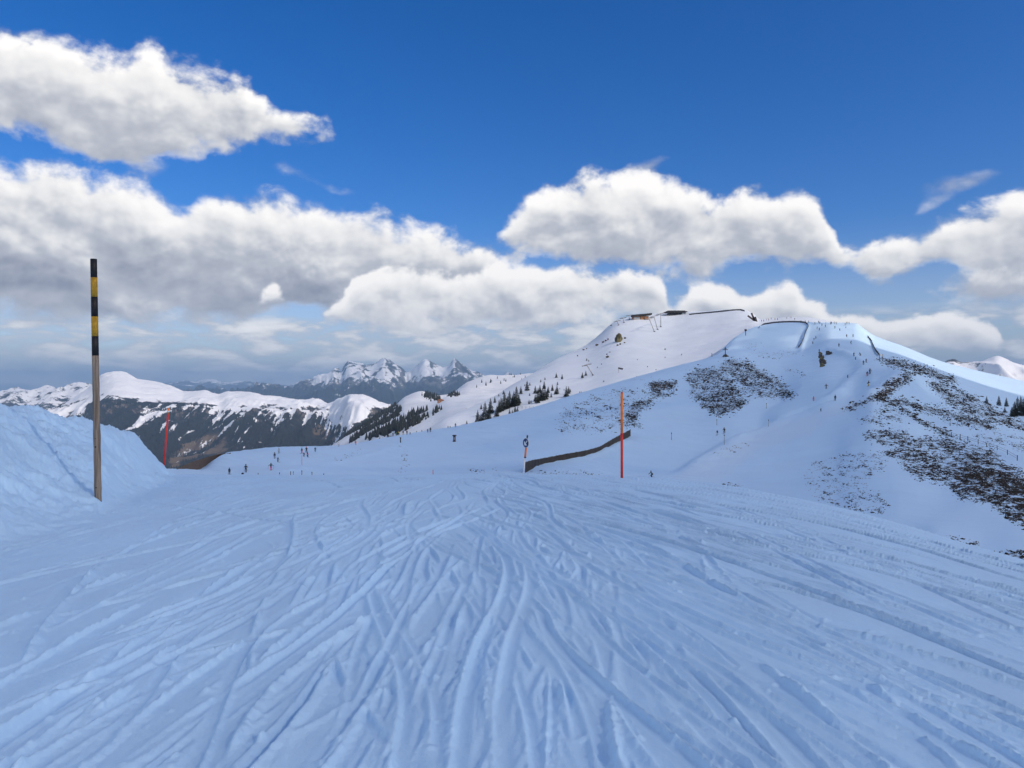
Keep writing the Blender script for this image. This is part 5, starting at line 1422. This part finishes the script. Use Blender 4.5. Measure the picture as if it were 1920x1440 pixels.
MID = [(1222, 895, 11, 'black', 'black', 'black', 'bow', 120, True, 'skier in black bent low just behind the piste crest'),
 (1358, 812, 12.5, 'black', 'brown', 'black', 'ski', 150, True, 'larger dark skier of the pair on the lower piste'),
 (1345, 816, 9, 'navy', 'pale', 'black', 'ski', 140, True, 'smaller skier with pale trousers of the lower piste pair'),
 (1566, 751, 11, 'navy', 'black', 'navy', 'stand', 180, True, 'skier in navy upright in the middle of the piste bend'),
 (1525.5, 752, 9, 'orange', 'red', 'brown', 'wait', 160, True, 'skier in orange and red left of the navy skier'),
 (1549, 729, 9.5, 'black', 'black', 'black', 'wide', 170, True, 'dark skier with spread arms above the orange one'),
 (1539, 772, 4, 'blue', 'black', 'black', 'lean', 180, True, 'small crouching skier in blue below the navy skier'),
 (1628, 725, 10, 'black', 'yellow', 'black', 'lean', 200, True, 'snowboarder in black with yellowish trousers crouching on the right'),
 (1631, 702, 11, 'navy', 'black', 'black', 'wait', 190, True, 'taller navy one of the pair on the right bend'),
 (1626, 705, 9, 'black', 'red', 'black', 'ski', 170, True, 'shorter one with red trousers of the pair on the right bend'),
 (1589.5, 708, 6, 'black', 'black', 'black', 'stand', 180, True, 'small dark skier alone by the curved snow edge'),
 (1619, 684, 8, 'black', 'navy', 'black', 'ski', 150, True, 'leaning left skier of the pair near the pale board'),
 (1624, 680, 8, 'navy', 'black', 'black', 'wait', 180, True, 'upright right skier of the pair near the pale board'),
 (1604, 675, 5, 'navy', 'black', 'black', 'lean', 180, True, 'small crouched skier left above the pale board'),
 (1601, 668, 7, 'black', 'black', 'black', 'ski', 170, True, 'dark skier left of the one turning sideways'),
 (1613, 667, 5.5, 'black', 'black', 'black', 'bow', 100, True, 'skier bent over while turning near the right fence'),
 (1536, 661, 6, 'black', 'black', 'black', 'stand', 180, False, 'person in black standing on top of the rock outcrop'),
 (1335, 669, 8, 'black', 'black', 'black', 'stand', 90, False, 'person in black walking left of the summit cross')]
for (u, v, h, j, t, hm_, ps, fc, sk, lab) in MID: person(lab, hill, u, v, h, j, t, hm_, ps, fc, sk, 130, 'people on the main run')
UP = [(1595.5, 645, 6.5), (1573, 650, 6.5), (1599.5, 632, 6), (1587.5, 632, 5.5), (1574.5, 620, 4.5), (1524, 646, 5.5), (1526, 638, 4.5), (1529.5, 636, 6), (1532, 617, 5), (1536, 620, 5), (1547.5, 614, 5), (1565.5, 616, 4.5), (1541, 611, 4.8), (1586, 615, 3)]
cols_ = ['black', 'navy', 'black', 'brown', 'navy', 'grey', 'black', 'teal']
for i, (u, v, h) in enumerate(sorted(UP, key=lambda t: -t[1])):
    person('small dark skier descending the upper run, %s from the bottom' % nth(i), hill, u, v, h, cols_[i % 8], cols_[(i * 3 + 1) % 8], 'black', ('ski', 'wait', 'lean', 'ski')[i % 4], 150 + 17 * (i % 5), True, 300, 'skiers on the upper run')
ROW = [(1502, 605, 4.5), (1510, 605, 4.5), (1516, 605, 4), (1528, 608, 4.5), (1535, 606, 4.5), (1537, 607, 4), (1548.5, 608, 4.5), (1557, 608, 5), (1559, 608, 5), (1564, 607, 4.5), (1568, 608, 5), (1585, 610, 5), (1588, 608, 5), (1592, 608, 4.5)]
for i, (u, v, h) in enumerate(sorted(ROW)):
    person('tiny dark person on the skyline of the upper run, %s from the left' % nth(i), hill, u, v, h, cols_[(i * 5) % 8], cols_[(i + 2) % 8], 'black', ('stand', 'wait', 'ski')[i % 3], 40 * i, True, 440, 'people along the skyline')
LIT = [(1428, 603, 4), (1432, 603, 4), (1437, 601, 4), (1441, 601, 4), (1446, 599, 4), (1453, 600, 4), (1458, 600, 4), (1475, 598, 4), (1483, 597, 4), (1490, 600, 4)]
lc = ['orange', 'brown', 'black', 'red', 'grey', 'yellow', 'brown', 'black', 'orange', 'navy']
for i, (u, v, h) in enumerate(sorted(LIT)):
    person('tiny sunlit person behind the net fence, %s from the left' % nth(i), peak, u, v, h, lc[i], 'black', 'black', ('stand', 'wait')[i % 2], 35 * i, False, 560, 'sunlit people behind the net fence')
def bundle():
    p = hill.hit(455, 891, 120); root = empty('backpack', p); tag(root, 'dark backpack set down in the snow beside the tall person in black', 'backpack')
    bm = bmesh.new(); bmesh.ops.create_cube(bm, size=1.0); bmesh.ops.bevel(bm, geom=bm.edges[:], offset=.18, segments=3, affect='EDGES')
    me = bpy.data.meshes.new('bag'); bm.to_mesh(me); bm.free()
    put('bag', me, M['net'], root, loc=(0, 0, .27), scale=(.5, .35, .58))
    MB().box((0, -.2, .22), (.34, .12, .28)).put('pocket', M['dark_steel'], root)
    for s in (-.12, .12): MB().tube([(s, .18, .1), (s, .26, .3), (s, .17, .5)], .025, 6).put('strap', M['black'], root)
bundle()
